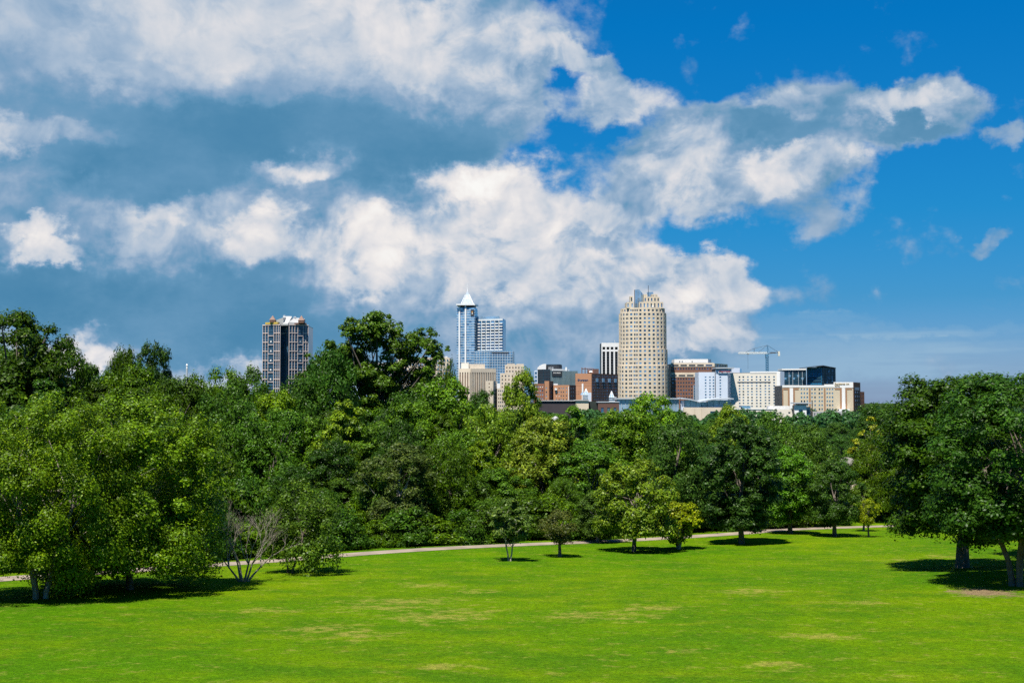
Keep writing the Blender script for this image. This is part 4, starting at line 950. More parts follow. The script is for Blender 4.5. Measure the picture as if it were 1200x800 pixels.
# 9 tan round tower
def round_tower():
    Y = 1480; cx = kx(756)*Y; yc = Y + 26
    B = Bld('round_tower', 'tallest tan stone tower, rounded and stepped at the top with a glass fin', 'skyscraper', 756, Y+20)
    def ring(R_, n=34, dy=0):
        out = []
        for i in range(n):
            a = -math.pi/2 + 2*math.pi*(i+.5)/n; c, s = math.cos(a), math.sin(a)
            k = (abs(c)**2.7 + abs(s)**2.7)**(-1/2.7); out.append((cx + R_*k*c*.96, yc + R_*k*s*.88))
        return out
    gl = [GL_SKY, GL_MID, GL_TEAL, GL_TEAL, GL_DARK, GL_BLUE, GL_DARK]
    def tier(R_, r0, r1, first, nrow, pitch=4.78, full=False):
        P = ring(R_); n = len(P); zt, zb_ = zr(r0, Y), (ZB if r1 is None else zr(r1, Y))
        B.m('core', DARKM).prism([(cx+(p[0]-cx)*.985, yc+(p[1]-yc)*.985) for p in P], zb_, zt-.4)
        w = B.m('wall', TAN)
        for i in range(n):
            a, b_ = P[i], P[(i+1) % n]; F = Face.__new__(Face); F.A = a; d = (b_[0]-a[0], b_[1]-a[1]); F.L = math.hypot(*d); F.t = (d[0]/F.L, d[1]/F.L); F.n = (F.t[1], -F.t[0]); F.B = b_
            if F.n[1] > .25: w.fb(F, 0, F.L, zb_, zt, -.9, -.1); continue
            vs = [(zr(first+k*pitch+2.5, Y), zr(first+k*pitch, Y)) for k in range(nrow)]
            vs = [v for v in vs if v[0] > zb_+.5 and v[1] < zt-.4]
            mid = (a[0]+b_[0])/2 - cx; px_ = 600 + (a[0]+b_[0])/2/((a[1]+b_[1])/2)*F0
            if 740.5 < px_ < 746.5: us = [(F.L*.10, F.L*.36), (F.L*.44, F.L*.56), (F.L*.64, F.L*.90)]
            elif 735 < px_ < 740: us = [(F.L*.2, F.L*.46), (F.L*.54, F.L*.8)]
            else: us = [(F.L*.26, F.L*.74)]
            prev = zb_
            for v0, v1 in sorted(vs):
                w.fb(F, 0, F.L, prev, v0, -.8, 0); p_ = 0
                for c, d_ in us:
                    w.fb(F, p_, c, v0, v1, -.8, 0); p_ = d_; B.pane(F, c, d_, v0, v1, rb.choice(gl), -.35)
                w.fb(F, p_, F.L, v0, v1, -.8, 0); prev = v1
            w.fb(F, 0, F.L, prev, zt, -.8, 0)
            if i % 2 == 0: B.m('vertical_ribs', BEIGE).fb(F, -.25, .25, zb_, zt, -.1, .2)
        return P
    tier(30.6, 427.8, None, 362, 30); tier(29.8, 408.7, 427.8, 362, 22); tier(28.6, 365.7, 408.7, 362, 12)
    tier(26.9, 360.2, 365.7, 362.0, 1)
    def crown(a, b_, dy0, dy1, r0, r1, wn=1, mat=TAN):
        F = Face(a, Y+dy0, b_, Y+dy0); B.m('crown_core', DARKM).box(F.A[0]+.3, F.B[0]-.3, Y+dy0, Y+dy1-.5, zr(r1, Y), zr(r0, Y)-.4)
        grid(B, F, cols(F, lins(a+1.7, b_-1.7, wn) if wn > 1 else [(a+b_)/2], 1.5), [(zr(r1-1.2, Y), zr(r0+1.4, Y))], (0, F.L), zr(r1, Y), zr(r0, Y), mat, gl, .7, part='crown')
        q = B.m('crown', mat); q.box(F.A[0]-.0, F.A[0]+.25, Y+dy0, Y+dy1, zr(r1, Y), zr(r0, Y)); q.box(F.B[0]-.25, F.B[0], Y+dy0, Y+dy1, zr(r1, Y), zr(r0, Y)); q.box(F.A[0]+.25, F.B[0]-.25, Y+dy1-.5, Y+dy1, zr(r1, Y), zr(r0, Y))
    crown(734.6, 742.8, 6, 30, 353.6, 360.6, 2); crown(738.6, 742, 9, 18, 346.4, 353.5, 1)
    crown(749.6, 777.6, 8, 34, 353.2, 360.6, 7); crown(754.8, 773.4, 12, 32, 346.8, 353.1, 5); crown(754.8, 759, 13, 22, 343.8, 346.7, 1); crown(764, 771, 15, 26, 343.4, 346.7, 2)
    # glass fin: curved sail
    n = 10; pf = []
    for i in range(n+1): t = i/n; pf.append((kx(747 + 10.5*t)*Y, Y+24 - 6*math.sin(t*2.6)))
    zt = [zr(337.4 + (0 if i < 5 else (i-4)*1.2), Y) for i in range(n+1)]
    B.m('glass_fin', GL_SKY).prism(pf + [(p[0], p[1]+7) for p in pf[::-1]], zr(361, Y), 0, zt + zt[::-1]); B.m('glass_fin', GL_PALE).box(kx(762)*Y, kx(769)*Y, Y+26, Y+34, zr(350, Y), zr(339.8, Y))
    ed = B.m('fin_mullions', METAL)
    for i in range(0, n+1, 2): ed.tube([(pf[i][0], pf[i][1]-.1, zr(361, Y)), (pf[i][0], pf[i][1]-.1, zt[i]+.3)], .22, 4)
    B.m('antenna', DARKM).tube([(kx(762.4)*Y, Y+20, zr(346, Y)), (kx(762.4)*Y, Y+20, zr(332.6, Y))], .28, 4); B.m('antenna', DARKM).tube([(kx(745.8)*Y, Y+18, zr(360.5, Y)), (kx(745.8)*Y, Y+18, zr(338, Y))], .35, 4)
    B.m('roof_dish', WHITE).box(kx(765)*Y, kx(767)*Y, Y+6.4, Y+7.4, zr(359.5, Y), zr(357.6, Y))
    B.done()
round_tower()

# 10 brown office block with beige bands
def banded_block():
    Y = 1520; B = Bld('office_block', 'wide brown block with beige bands and white roof house, right of the tan round tower', 'office building', 812, Y)
    F, F2 = Face(786.2, Y+6, 836.6, Y), Face(836.6, Y, 852, Y+40); zt = zr(425.6, Y)
    B.m('core', DARKM).prism([F.A, F.B, F2.B, (F2.B[0]-20, Y+60), (F.A[0], Y+50)], ZB, zt-.4)
    dk = [GL_TEAL, GL_DARK, GL_DARK, GL_TEAL, GL_BLUE]
    wide = lambda F, a, b_, n: cols(F, lins(a, b_, n), (b_-a)/(n-1)*.78)
    grid(B, F, wide(F, 791.4, 830.8, 5), [(zr(429.0, Y), zr(427.0, Y))], (0, F.L), zr(429.6, Y), zt, BEIGE, dk, .9)
    sm = cols(F, lins(788.5, 832.5, 15), 1.6)
    grid(B, F, sm, [(zr(433, Y), zr(430.9, Y))], (0, F.L), zr(436.2, Y), zr(429.65, Y), BROWN, dk, .6, part='brown_facing')
    grid(B, F, wide(F, 789.2, 828.6, 5), [(zr(440.8, Y), zr(438.9, Y))], (0, F.L), zr(441.6, Y), zr(436.25, Y), BEIGE, dk, .9)
    grid(B, F, sm, rows(F, 443.2, 4.3, 9, 1.9), (0, F.L), ZB, zr(441.65, Y), BROWN, dk, .6, part='brown_facing')
    grid(B, F2, wide(F2, 839.5, 849.4, 4), [(zr(429.0, Y), zr(427.0, Y))], (.02, F2.L), zr(429.6, Y), zt, BEIGE, dk, .9); B.m('brown_facing', BROWN).fb(F2, .02, F2.L, ZB, zr(429.65, Y), 0, .6)
    B.m('parapet', BEIGE).fb(F, .2, F.L-.2, zt, zt+.7, -.5, .95)
    B.m('roof_house', WHITE).prism([(kx(791.8)*Y, Y+12), (kx(831)*Y, Y+8), (kx(836.4)*Y, Y+18), (kx(836)*Y, Y+40), (kx(792)*Y, Y+40)], zt-.5, zr(420.4, Y))
    Fr = Face(791.8, Y+12, 831, Y+8)
    for c in (796.6, 799.6, 811.2): B.pane(Fr, Fr.u(c)-.5, Fr.u(c)+.5, zr(424.2, Y), zr(422.4, Y), GL_DARK, .2)
    B.m('glass_bay', GL_BLUE).fb(F, F.u(812.6), F.u(818.8), ZB, zr(451.4, Y), .6, 2.6); q = B.m('glass_bay_frame', METAL)
    for c in (812.6, 815.6, 818.6): q.fb(F, F.u(c)-.25, F.u(c)+.25, ZB, zr(451.2, Y), 2.6, 2.9)
    for i in range(6): q.fb(F, F.u(812.6)+.25, F.u(818.6)-.25, zr(454+i*3, Y)-.2, zr(454+i*3, Y)+.2, 2.6, 2.8)
    B.done()
banded_block()

# 11 white hotel
def white_hotel():
    Y = 1400; B = Bld('white_hotel', 'big white hotel with a red lettered tower and rows of small square windows', 'hotel', 866, Y)
    F1 = Face(818.8, Y, 838.6, Y-2); F2 = Face(838.6, Y-8, 852.4, Y-8); F2s = Face(852.4, Y-8, 856.6, Y+8); F3 = Face(853.4, Y+6, 914, Y-6); F4 = Face(914, Y-6, 918.6, Y-1)
    B.m('side_block_core', DARKM).prism([F1.A, F1.B, (F1.B[0], Y+28), (F1.A[0], Y+28)], ZB, zr(436, Y)-.4); B.m('sign_tower_core', DARKM).prism([F2.A, F2.B, F2s.B, (F2.A[0], Y+18)], ZB, zr(432, Y)-.4); B.m('main_core', DARKM).prism([F3.A, F3.B, F4.B, (F3.A[0]+3, Y+36)], ZB, zr(436, Y)-.5)
    wg = [GL_MID, GL_BLUE, GL_SKY, GL_PALE, GL_MID]
    grid(B, F1, cols(F1, [826.8, 831.9, 836.0], 1.9), rows(F1, 441.0, 3.42, 11, 1.8), (0, F1.L), ZB, zr(436, Y), COOLW, wg, .6)
    B.m('side_block', COOLW).box(F1.A[0]-.2, F1.A[0]-.05, Y, Y+28, ZB, zr(436, Y))
    grid(B, F2, cols(F2, [843.9], 1.9), rows(F2, 441.0, 3.42, 11, 1.8), (0, F2.L), ZB, zr(432, Y), COOLW, wg, .6, part='sign_tower'); B.m('sign_tower', COOLW).fb(F2s, .05, F2s.L, ZB, zr(432, Y), 0, .5)
    B.m('cap_slab', METAL).prism([(kx(836.8)*Y, Y-11), (kx(858.6)*Y, Y-11), (kx(858.6)*Y, Y+14), (kx(836.8)*Y, Y+14)], zr(432, Y), zr(430.6, Y)); B.m('recess_band', GL_TEAL).fb(F2, F2.u(839.4), F2.u(851.8), zr(433.4, Y), zr(432.2, Y), .6, .75)
    Fs = Face(842, Y-9.4, 857.5, Y-9.4); B.m('sign_backing', COOLW).fb(Fs, Fs.u(841.8), Fs.u(857), zr(437.2, Y), zr(433.5, Y), -1, .3)
    text_part(B, 'Marriott', Fs, Fs.u(842.6), zr(436.4, Y), 2.3, SIGNR, width=12.4, d=.4)
    cs = [866.6, 871, 876.4, 881, 886.6, 891, 896.8, 901.2, 907]
    grid(B, F3, cols(F3, cs, 1.9), rows(F3, 440.8, 3.42, 13, 1.8), (0, F3.L), ZB, zr(437, Y), CREAM, wg+[GL_TEAL, GL_PALE, GL_PALE], .6, part='main_wall')
    B.m('dark_ledge', DARKM).fb(F3, F3.u(864), F3.u(903), zr(447.9, Y), zr(447.2, Y), .6, .95); B.m('parapet', WHITE).fb(F3, F3.u(879), F3.L, zr(437, Y), zr(435.2, Y), -2, .9)
    B.m('corner_pier', WHITE).fb(F3, F3.u(910.2), F3.L, ZB, zr(437.1, Y), .6, 1.1); B.m('end_wall', COOLW).fb(F4, .05, F4.L, ZB, zr(435.3, Y), 0, .6)
    B.m('roof_house', COOLW).box(kx(860)*Y, kx(869.6)*Y, Y+14, Y+26, zr(438, Y), zr(430.6, Y)); B.m('roof_house', GL_MID).box(kx(869.7)*Y, kx(872)*Y, Y+15, Y+25, zr(438, Y), zr(431.6, Y))
    B.done()
white_hotel()

# 12 crane
def crane():
    Y = 1750; X = lambda p: kx(p)*Y; B = Bld('tower_crane', 'blue tower crane with a long pale jib, rising behind the white hotel', 'crane', 899, Y)
    m = B.m('mast', BLUEC); r0, r1 = zr(417.5, Y), ZB; a = 1.5
    for sx in (-a, a):
        for sy in (-a, a): m.tube([(X(899)+sx, Y+sy, ZB), (X(899)+sx, Y+sy, r0)], .38, 4)
    z = zr(470, Y); k = 0
    while z < r0-3:
        for sy in (-a, a): m.tube([(X(899)-a, Y+sy, z), (X(899)+a, Y+sy, z+3.2)], .26, 4); m.tube([(X(899)+a, Y+sy, z), (X(899)-a, Y+sy, z+3.2)], .26, 4)
        z += 3.2
    zj = zr(414.2, Y); B.m('cab', BLUEC).box(X(897.2), X(900.6), Y-2, Y+2, r0, zj-.4)
    j = B.m('jib', YELC)
    for sy in (-1, 1): j.tube([(X(865), Y+sy, zj), (X(901), Y+sy, zj)], .30, 4)
    j.tube([(X(866), Y, zj+1.8), (X(899), Y, zj+1.8)], .22, 4)
    for i in range(22):
        x0 = X(865.5 + i*1.5); x1 = X(865.5+(i+1)*1.5); j.tube([(x0, Y-1, zj), ((x0+x1)/2, Y, zj+1.8), (x1, Y-1, zj)], .16, 4)
    c = B.m('counter_jib', DARKM)
    for sy in (-1, 1): c.tube([(X(900), Y+sy, zj), (X(913), Y+sy, zj+1.6)], .45, 4)
    c.box(X(903), X(909), Y-1, Y+1, zj+.4, zj+2); B.m('counterweight', YELC).box(X(911.8), X(914), Y-1.5, Y+1.5, zr(417, Y), zr(411.6, Y))
    t = B.m('apex', BLUEC); t.tube([(X(899.4), Y, zj), (X(899.4), Y, zr(404, Y))], [.6, .35], 4); t.tube([(X(902), Y, zj), (X(899.4), Y, zr(404, Y))], .25, 4)
    q = B.m('tie_bars', DARKM)
    q.tube([(X(899.4), Y, zr(404.4, Y)), (X(883), Y, zr(408.6, Y)), (X(874), Y, zj+1.8)], .2, 4); q.tube([(X(899.4), Y, zr(404.4, Y)), (X(889), Y, zj+1.8)], .2, 4); q.tube([(X(899.4), Y, zr(404.4, Y)), (X(912), Y, zj+2)], .2, 4); q.tube([(X(884), Y, zj+1.8), (X(884), Y, zr(407.8, Y))], .28, 4)
    B.m('hook_line', DARKM).tube([(X(876.6), Y, zj), (X(876.6), Y, zr(432, Y))], .12, 4); B.m('trolley', DARKM).box(X(875.4), X(878), Y-1.2, Y+1.2, zj-1.1, zj-.3)
    B.done()
crane()

# 13 dark glass pair with winged roof
def winged_block():
    Y = 1600; B = Bld('glass_block', 'dark glass block with a thin white roof line, left of the wing-roofed block', 'office building', 932, Y)
    F = Face(917, Y+6, 944.6, Y); zt = zr(433.4, Y); B.m('glass_core', GL_TEAL).prism([F.A, F.B, (F.B[0], Y+30), (F.A[0], Y+30)], ZB, zt)
    B.m('white_roof', WHITE).prism([(F.A[0]-1, F.A[1]-1.5), (F.B[0], F.B[1]-1.5), (F.B[0], Y+31), (F.A[0]-1, Y+31)], zt, zr(431.8, Y))
    m = B.m('white_mullions', METAL)
    for c in (924.6, 929, 935.6, 940.2): m.fb(F, F.u(c)-.25, F.u(c)+.25, ZB, zt, 0, .5)
    k = B.m('floor_lines', GL_DARK)
    for i in range(10): k.fb(F, .1, F.L-.1, zr(437+i*3.3, Y)-.5, zr(437+i*3.3, Y)+.5, 0, .25)
    for i in range(5): B.pane(F, F.u(919+i*5), F.u(921.5+i*5), zr(444.5-i % 2*3, Y), zr(442-i % 2*3, Y), GL_MID, .3)
    B.done()
    Y = 1560; B = Bld('glass_tower', 'blue glass tower with a thin overhanging winged roof, beside the crane', 'office building', 962, Y)
    FA, FB = Face(945.6, Y+14, 963, Y), Face(963, Y, 979, Y+16); zt = zr(430.2, Y)
    B.m('core', DARKM).prism([FA.A, FA.B, FB.B, (FA.B[0], Y+34)], ZB, zt-.3)
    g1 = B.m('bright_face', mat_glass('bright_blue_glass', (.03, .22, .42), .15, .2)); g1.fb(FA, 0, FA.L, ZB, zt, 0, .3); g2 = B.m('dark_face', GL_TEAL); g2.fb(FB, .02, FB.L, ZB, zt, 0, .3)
    ml = B.m('mullions', DARKM)
    for F in (FA, FB):
        for i in range(9): u = F.L*(i+.5)/9; ml.fb(F, u-.14, u+.14, ZB, zt, .3, .55)
        for i in range(12): ml.fb(F, .1, F.L-.1, zr(433+i*3, Y)-.14, zr(433+i*3, Y)+.14, .3, .5)
    for r in (441.5, 445): B.pane(FA, .5, FA.L-.5, zr(r+2, Y), zr(r, Y), GL_TEAL, .8)
    for i in range(14):
        F = FB; u = F.L*(.06+.9*rb.random()); r = 432 + rb.random()*18; B.pane(F, u-.8, u+.8, zr(r+1.6, Y), zr(r, Y), GL_BLUE, .62)
    rf = B.m('winged_roof', DARKM); P = lambda px, y, r: (kx(px)*Y, y, zr(r, Y))
    rf.hexa([P(938,Y+8,431.6), P(963,Y-6,429.0), P(963,Y+40,428.6), P(946,Y+34,431), P(938,Y+8,431.0), P(963,Y-6,428.0), P(963,Y+40,427.8), P(946,Y+34,430.3)])
    rf.hexa([P(963.05,Y-6,429.0), P(982.6,Y+12,431.2), P(978,Y+40,431), P(963.05,Y+40,428.6), P(963.05,Y-6,428.0), P(982.6,Y+12,430.4), P(978,Y+40,430.2), P(963.05,Y+40,427.8)])
    B.done()
winged_block()

# 14 tan and white hotel with brown end
def tan_hotel():
    Y = 1290; B = Bld('tan_hotel', 'long tan hotel with white T-shaped panels and a brown end wall, rightmost building', 'hotel', 960, Y)
    F, Fe, Fe2 = Face(916.4, Y+2, 999.4, Y-4), Face(999.4, Y-4, 1007.4, Y+22), Face(1007.4, Y+22, 1012, Y+30)
    B.m('core', DARKM).prism([F.A, F.B, Fe.B, (Fe.B[0]-8, Y+40), (F.A[0], Y+40)], ZB, zr(451.2, Y)-.4); B.m('end_core', DARKM).prism([(Fe.B[0], Fe.B[1]+.2), Fe2.B, (Fe2.B[0]-6, Y+44), (Fe.B[0]-6, Y+44)], ZB, zr(458.6, Y))
    us_ = cols(F, [938.9, 942.2, 945.6, 951.2, 954.7, 959.8, 962.9, 969, 972.0, 975.2], 1.7)
    vs = rows(F, 455.0, 4.62, 9, 2.4)
    e0, e1 = F.u(936.6), F.u(976.6)
    grid(B, F, us_, vs, (e0, e1), ZB, zr(453.6, Y), TANP, [GL_MID, GL_PALE, GL_SKY, GL_TEAL, GL_PALE, GL_SKY], .6)
    B.m('white_top', WHITE).fb(F, 0, e0, zr(453.6, Y), zr(451.2, Y), 0, .9); B.m('white_top', WHITE).fb(F, e0, F.u(965.6), zr(453.6, Y), zr(451.4, Y), 0, .8); B.m('white_top', WHITE).fb(F, F.u(965.6), e1, zr(453.6, Y), zr(450.2, Y), 0, .8)
    for c in (948.6, 966): B.m('brown_strip', BRNP).fb(F, F.u(c)-.75, F.u(c)+.75, ZB, zr(454.6, Y), .6, .85)
    tp, wt = B.m('tan_panel', TANP), B.m('white_facing', WHITE)
    tp.fb(F, 0, e0, ZB, zr(453.65, Y), 0, .6); tp = B.m('end_panel', TANP); tp.fb(F, e1, F.L, ZB, zr(449.1, Y), 0, .6)
    wt.fb(F, e1, F.L, zr(454.2, Y), zr(447.6, Y), .6, .9); wt = B.m('porch', WHITE)
    for c, a, b_, r in ((927, 917.8, 935.6, 454.6), (988, 978, 998, 454.4)):
        br_ = MB(); w2_ = MB()
        br_.fb(F, F.u(a), F.u(c-2), zr(r+2.0, Y), zr(r, Y), .6, .8); br_.fb(F, F.u(c+2), F.u(b_), zr(r+2.0, Y), zr(r, Y), .6, .8)
        br_.fb(F, F.u(c-4.1), F.u(c-2), ZB, zr(r+2.0, Y)-.02, .6, .8); br_.fb(F, F.u(c+2), F.u(c+4.1), ZB, zr(r+2.0, Y)-.02, .6, .8)
        w2_.fb(F, F.u(c-2)+.02, F.u(c+2)-.02, ZB, zr(r, Y)-.02, .6, 1.2)
        if c < 950: br_.fb(F, 0, F.u(917.6), ZB, zr(455, Y), .6, .7)
        br_.build('brown_trim', BRNP, B.o); w2_.build('white_pillar', WHITE, B.o)
    wt.fb(F, F.u(981), F.u(994), ZB, zr(479, Y), 1.21, 6)
    text_part(B, 'Residence Inn', F, F.u(977.8), zr(450.6, Y), 1.7, SIGNG, width=14.2, d=1.1)
    text_part(B, 'Marriott', F, F.u(977.8), zr(452.7, Y), 1.1, SIGNG, width=5, d=1.1)
    gb = [GL_TEAL, GL_BLUE, GL_TEAL, GL_DARK]
    grid(B, Fe, [(Fe.L*.22, Fe.L*.42), (Fe.L*.52, Fe.L*.72), (Fe.L*.8, Fe.L*.92)], rows(Fe, 453.4, 4.8, 8, 2.2), (.02, Fe.L), ZB, zr(447.8, Y), BRICKR, gb, .5, part='end_wall')
    B.m('end_glass', GL_TEAL).fb(Fe, Fe.L*.15, Fe.L*.8, zr(457, Y), zr(453.6, Y), .5, .8)
    grid(B, Fe2, [(Fe2.L*.25, Fe2.L*.45), (Fe2.L*.6, Fe2.L*.8)], rows(Fe2, 461, 4.8, 6, 2.2), (.02, Fe2.L), ZB, zr(458.6, Y), BRICKR, gb, .5, part='end_wing')
    B.done()
tan_hotel()

# 15 convention hall, low buildings, pavilion
def low_buildings():
    Y = 1250; B = Bld('convention_hall', 'low hall with sweeping grey curved roofs over glass, before the banded brown block', 'convention hall', 830, Y)
    X = lambda p: kx(p)*Y
    def swoosh(a, b_, ra, rm, rb_, y0, y1, part, th=1.1):
        m = B.m(part, METAL); n = 12; b0 = len(m.v)
        for i in range(n+1):
            t = i/n; r = ra*(1-t)**2 + 2*rm*t*(1-t) + rb_*t*t; x = X(a+(b_-a)*t); z = zr(r, Y)
            m.v += [(x, Y+y0, z), (x, Y+y1, z+.6), (x, Y+y1, z+.6-th), (x, Y+y0, z-th)]
        for i in range(n):
            p, q = b0+i*4, b0+i*4+4
            for k in range(4): l = (k+1) % 4; m.f.append((p+k, p+l, q+l, q+k))
        m.f.append((b0, b0+1, b0+2, b0+3)); e = b0+n*4; m.f.append((e+3, e+2, e+1, e))
    swoosh(797, 818.8, 466.2, 466.2, 470.2, -4, 24, 'curved_roof'); swoosh(818, 858.4, 470.4, 465.2, 466.6, -6, 24, 'curved_roof')
    m = B.m('glass_front', GL_MID); n = 8
    for i in range(n):
        a, b_ = 802+i*(54-0)/n, 802+(i+1)*54/n-.35; rt = 470.8 if 814 < a < 824 else 468.6
        m.box(X(a), X(b_), Y, Y+10, zr(478, Y), zr(rt, Y))
    B.m('base_wall', BEIGE).box(X(800), X(858), Y-8, Y+20, ZB, zr(477.2, Y)); B.m('roof_edge', METAL).box(X(720), X(796.5), Y+2, Y+26, zr(467.6, Y), zr(466.2, Y)); B.m('side_glass', GL_PALE).box(X(723), X(796), Y+4, Y+24, ZB, zr(467.7, Y))
    B.m('clear_bay', COOLW).box(X(798), X(801.5), Y-1, Y+8, ZB, zr(469, Y)); mm = B.m('mullions', METAL)
    for i in range(17): mm.box(X(724+i*4.4), X(724.5+i*4.4), Y+3.7, Y+3.98, ZB, zr(467.8, Y))
    B.m('dark_doorway', GL_TEAL).box(X(830.4), X(838.4), Y-8.4, Y-8.05, ZB, zr(481.6, Y)); jb = B.m('panel_joints', TAN)
    for c in (812, 820, 846): jb.box(X(c), X(c+.5), Y-8.3, Y-8.05, ZB, zr(477.6, Y))
    B.done()
    Y = 1180; X = lambda p: kx(p)*Y
    B = Bld('brown_brick_shop', 'low brown brick building with three blue windows below the small glass pyramid', 'building', 712, Y)
    F = Face(700.6, Y, 725.2, Y+2); B.m('core', DARKM).prism([F.A, F.B, (F.B[0], Y+16), (F.A[0], Y+16)], ZB, zr(471.6, Y)-.4)
    grid(B, F, cols(F, [705.6, 712.9, 720.4], 3), [(zr(483.6, Y), zr(477.4, Y))], (0, F.L), ZB, zr(471.4, Y), BRICKD, [GL_BLUE], .6); B.m('eaves', METAL).fb(F, -.4, F.L+.4, zr(471.4, Y), zr(470.2, Y), -14, 1)
    B.done()
    B = Bld('warehouse', 'long dark flat-roofed building with a beige gable below the brick blocks', 'building', 670, Y+10)
    B.m('dark_wall', mat_simple('dark_wall', (.055, .045, .05), .8, .15, .1)).box(X(630), X(674.5), Y+8, Y+30, ZB, zr(469.8, Y)); B.m('dark_wall', mat_simple('dark_green_wall', (.03, .04, .035), .8, .15, .1)).box(X(690.4), X(700.4), Y+8, Y+30, ZB, zr(470.2, Y))
    B.m('beige_wall', TAN).box(X(674.8), X(690), Y+4, Y+26, ZB, zr(469.4, Y)); B.m('roof_edge', GREYC).box(X(674), X(690.8), Y+3, Y+27, zr(469.4, Y), zr(468.2, Y)); B.m('roof_edge', GREYC).box(X(629.4), X(673.9), Y+7, Y+31, zr(469.8, Y), zr(468.8, Y))
    B.done()
    Y = 1150; X = lambda p: kx(p)*Y
    B = Bld('pavilion', 'white pavilion under a thin overhanging roof slab before the tan hotel', 'building', 938, Y)
    F = Face(930.4, Y, 944.4, Y); B.m('core', DARKM).box(F.A[0]+.2, F.B[0]-.2, Y, Y+9, ZB, zr(474.4, Y)-.2)
    grid(B, F, cols(F, [937.8], 5), [(ZB+3, zr(480, Y))], (0, F.L), ZB, zr(474.4, Y), WHITE, [GL_BLUE], .6); B.m('grey_side', GREYC).box(X(944.6), X(949.4), Y+1, Y+9, ZB, zr(476.5, Y)); B.m('side_glass', GL_TEAL).box(X(945.8), X(948.4), Y+.6, Y+.95, ZB, zr(480, Y))
    B.m('clerestory', GL_TEAL).box(X(933), X(947), Y+1, Y+8, zr(474.5, Y), zr(472.8, Y)); B.m('roof_slab', METAL).box(X(929), X(951.4), Y-3, Y+11, zr(472.8, Y), zr(471.4, Y)); q = B.m('window_bars', METAL)
    for i in range(4): q.fb(F, F.u(935.4), F.u(940.2), zr(482.4+i*2.4, Y)-.12, zr(482.4+i*2.4, Y)+.12, .26, .5)
    B.done()
    B = Bld('cream_annex', 'long low cream building with small dark windows, left of the white pavilion', 'building', 895, Y+14)
    F = Face(860, Y+16, 929.8, Y+12); B.m('core', DARKM).prism([F.A, F.B, (F.B[0], Y+34), (F.A[0], Y+34)], ZB, zr(480.2, Y)-.3)
    grid(B, F, cols(F, [866, 872, 879.4, 883.6, 892, 899, 906, 914, 924.4], 2.4), [(zr(484.6, Y), zr(482.6, Y))], (0, F.L), ZB, zr(479.6, Y), CREAM, [GL_DARK], .5)
    B.m('raised_block', WHITE).box(X(906), X(929), Y+14, Y+30, zr(480, Y), zr(475.6, Y)); B.m('roof_edge', WHITE).fb(F, 0, F.u(905), zr(479.6, Y), zr(478.6, Y), -8, .9); B.m('roof_glass', GL_MID).box(X(874), X(884), Y+20, Y+28, zr(480, Y), zr(475.4, Y))
    B.done()
    B = Bld('grey_row', 'low grey building with a line of small windows right of the white pavilion', 'building', 964, Y+20)
    F = Face(951, Y+20, 986, Y+24); B.m('core', DARKM).prism([F.A, F.B, (F.B[0], Y+40), (F.A[0], Y+40)], ZB, zr(482, Y)-.3)
    grid(B, F, cols(F, lins(954, 983, 10), 1.1), [(zr(486.8, Y), zr(484, Y))], (0, F.L), ZB, zr(482, Y), GREYC, [GL_TEAL, GL_PALE], .5)
    B.done()
    Y = 700; B = Bld('utility_pole', 'dark wooden utility pole standing before the white pavilion', 'pole', 951.4, Y)
    B.m('shaft', BARK).tube([(kx(951.4)*Y, Y, gz(kx(951.4)*Y, Y)-.3), (kx(951.4)*Y, Y, zr(469.6, Y))], [.34, .26], 8); B.m('crossarm', BARK).box(kx(948.9)*Y, kx(953.9)*Y, Y-.5, Y-.3, zr(479.6, Y)-.15, zr(479.6, Y)+.15)
    B.done()
low_buildings()

# small things glimpsed in the wood
Y = 420; B = Bld('church_steeple', 'tiny white steeple tip poking above the trees between pine and dark tower', 'steeple', 219, Y)
x, zt = kx(219)*Y, zr(425.4, Y)
B.m('tower', METAL).box(x-.28, x+.28, Y-.28, Y+.28, gz(x, Y), zr(431.6, Y)); B.m('belfry', WHITE).box(x-.2, x+.2, Y-.2, Y+.2, zr(431.6, Y), zr(428.2, Y)); B.m('cap', WHITE).pyr([(x-.3,Y-.3),(x+.3,Y-.3),(x+.3,Y+.3),(x-.3,Y+.3)], zr(428.2, Y), (x, Y, zt))
B.done()
def cottage(px, r_eave, r_top, w_, Y, label, wall, roof, name='house'):
    B = Bld(name, label, 'house', px, Y); a, b_ = kx(px-w_/2)*Y, kx(px+w_/2)*Y; ze, zt = zr(r_eave, Y), zr(r_top, Y); g = gz(a, Y) - .3; d = 7
    B.m('wall', wall).box(a, b_, Y, Y+d, g, ze); m = B.m('roof', roof); xm = (a+b_)/2
    for s in (-1, 1):
        xe = xm + s*((b_-a)/2+.5)
        m.hexa([(xe, Y-.4, ze-.3), (xm, Y-.4, zt-.15), (xm, Y+d+.4, zt-.15), (xe, Y+d+.4, ze-.3), (xe, Y-.4, ze-.1), (xm, Y-.4, zt+.1), (xm, Y+d+.4, zt+.1), (xe, Y+d+.4, ze-.1)])
    gb_ = B.m('gable', wall); b0 = len(gb_.v); gb_.v += [(a+.1, Y-.01, ze), (b_-.1, Y-.01, ze), (xm, Y-.01, zt-.2), (a+.1, Y+.3, ze), (b_-.1, Y+.3, ze), (xm, Y+.3, zt-.2)]; gb_.f += [(b0, b0+1, b0+2), (b0+5, b0+4, b0+3), (b0, b0+2, b0+5, b0+3), (b0+1, b0+4, b0+5, b0+2)]
    q = B.m('window', GL_TEAL); q.box(xm-.5, xm+.5, Y-.05, Y-.011, ze-1.6, ze-.4); B.done()
cottage(300, 489.4, 484.2, 10, 118, 'white gabled house end peeping through the trees above the bare tree', WHITE, GREYC)
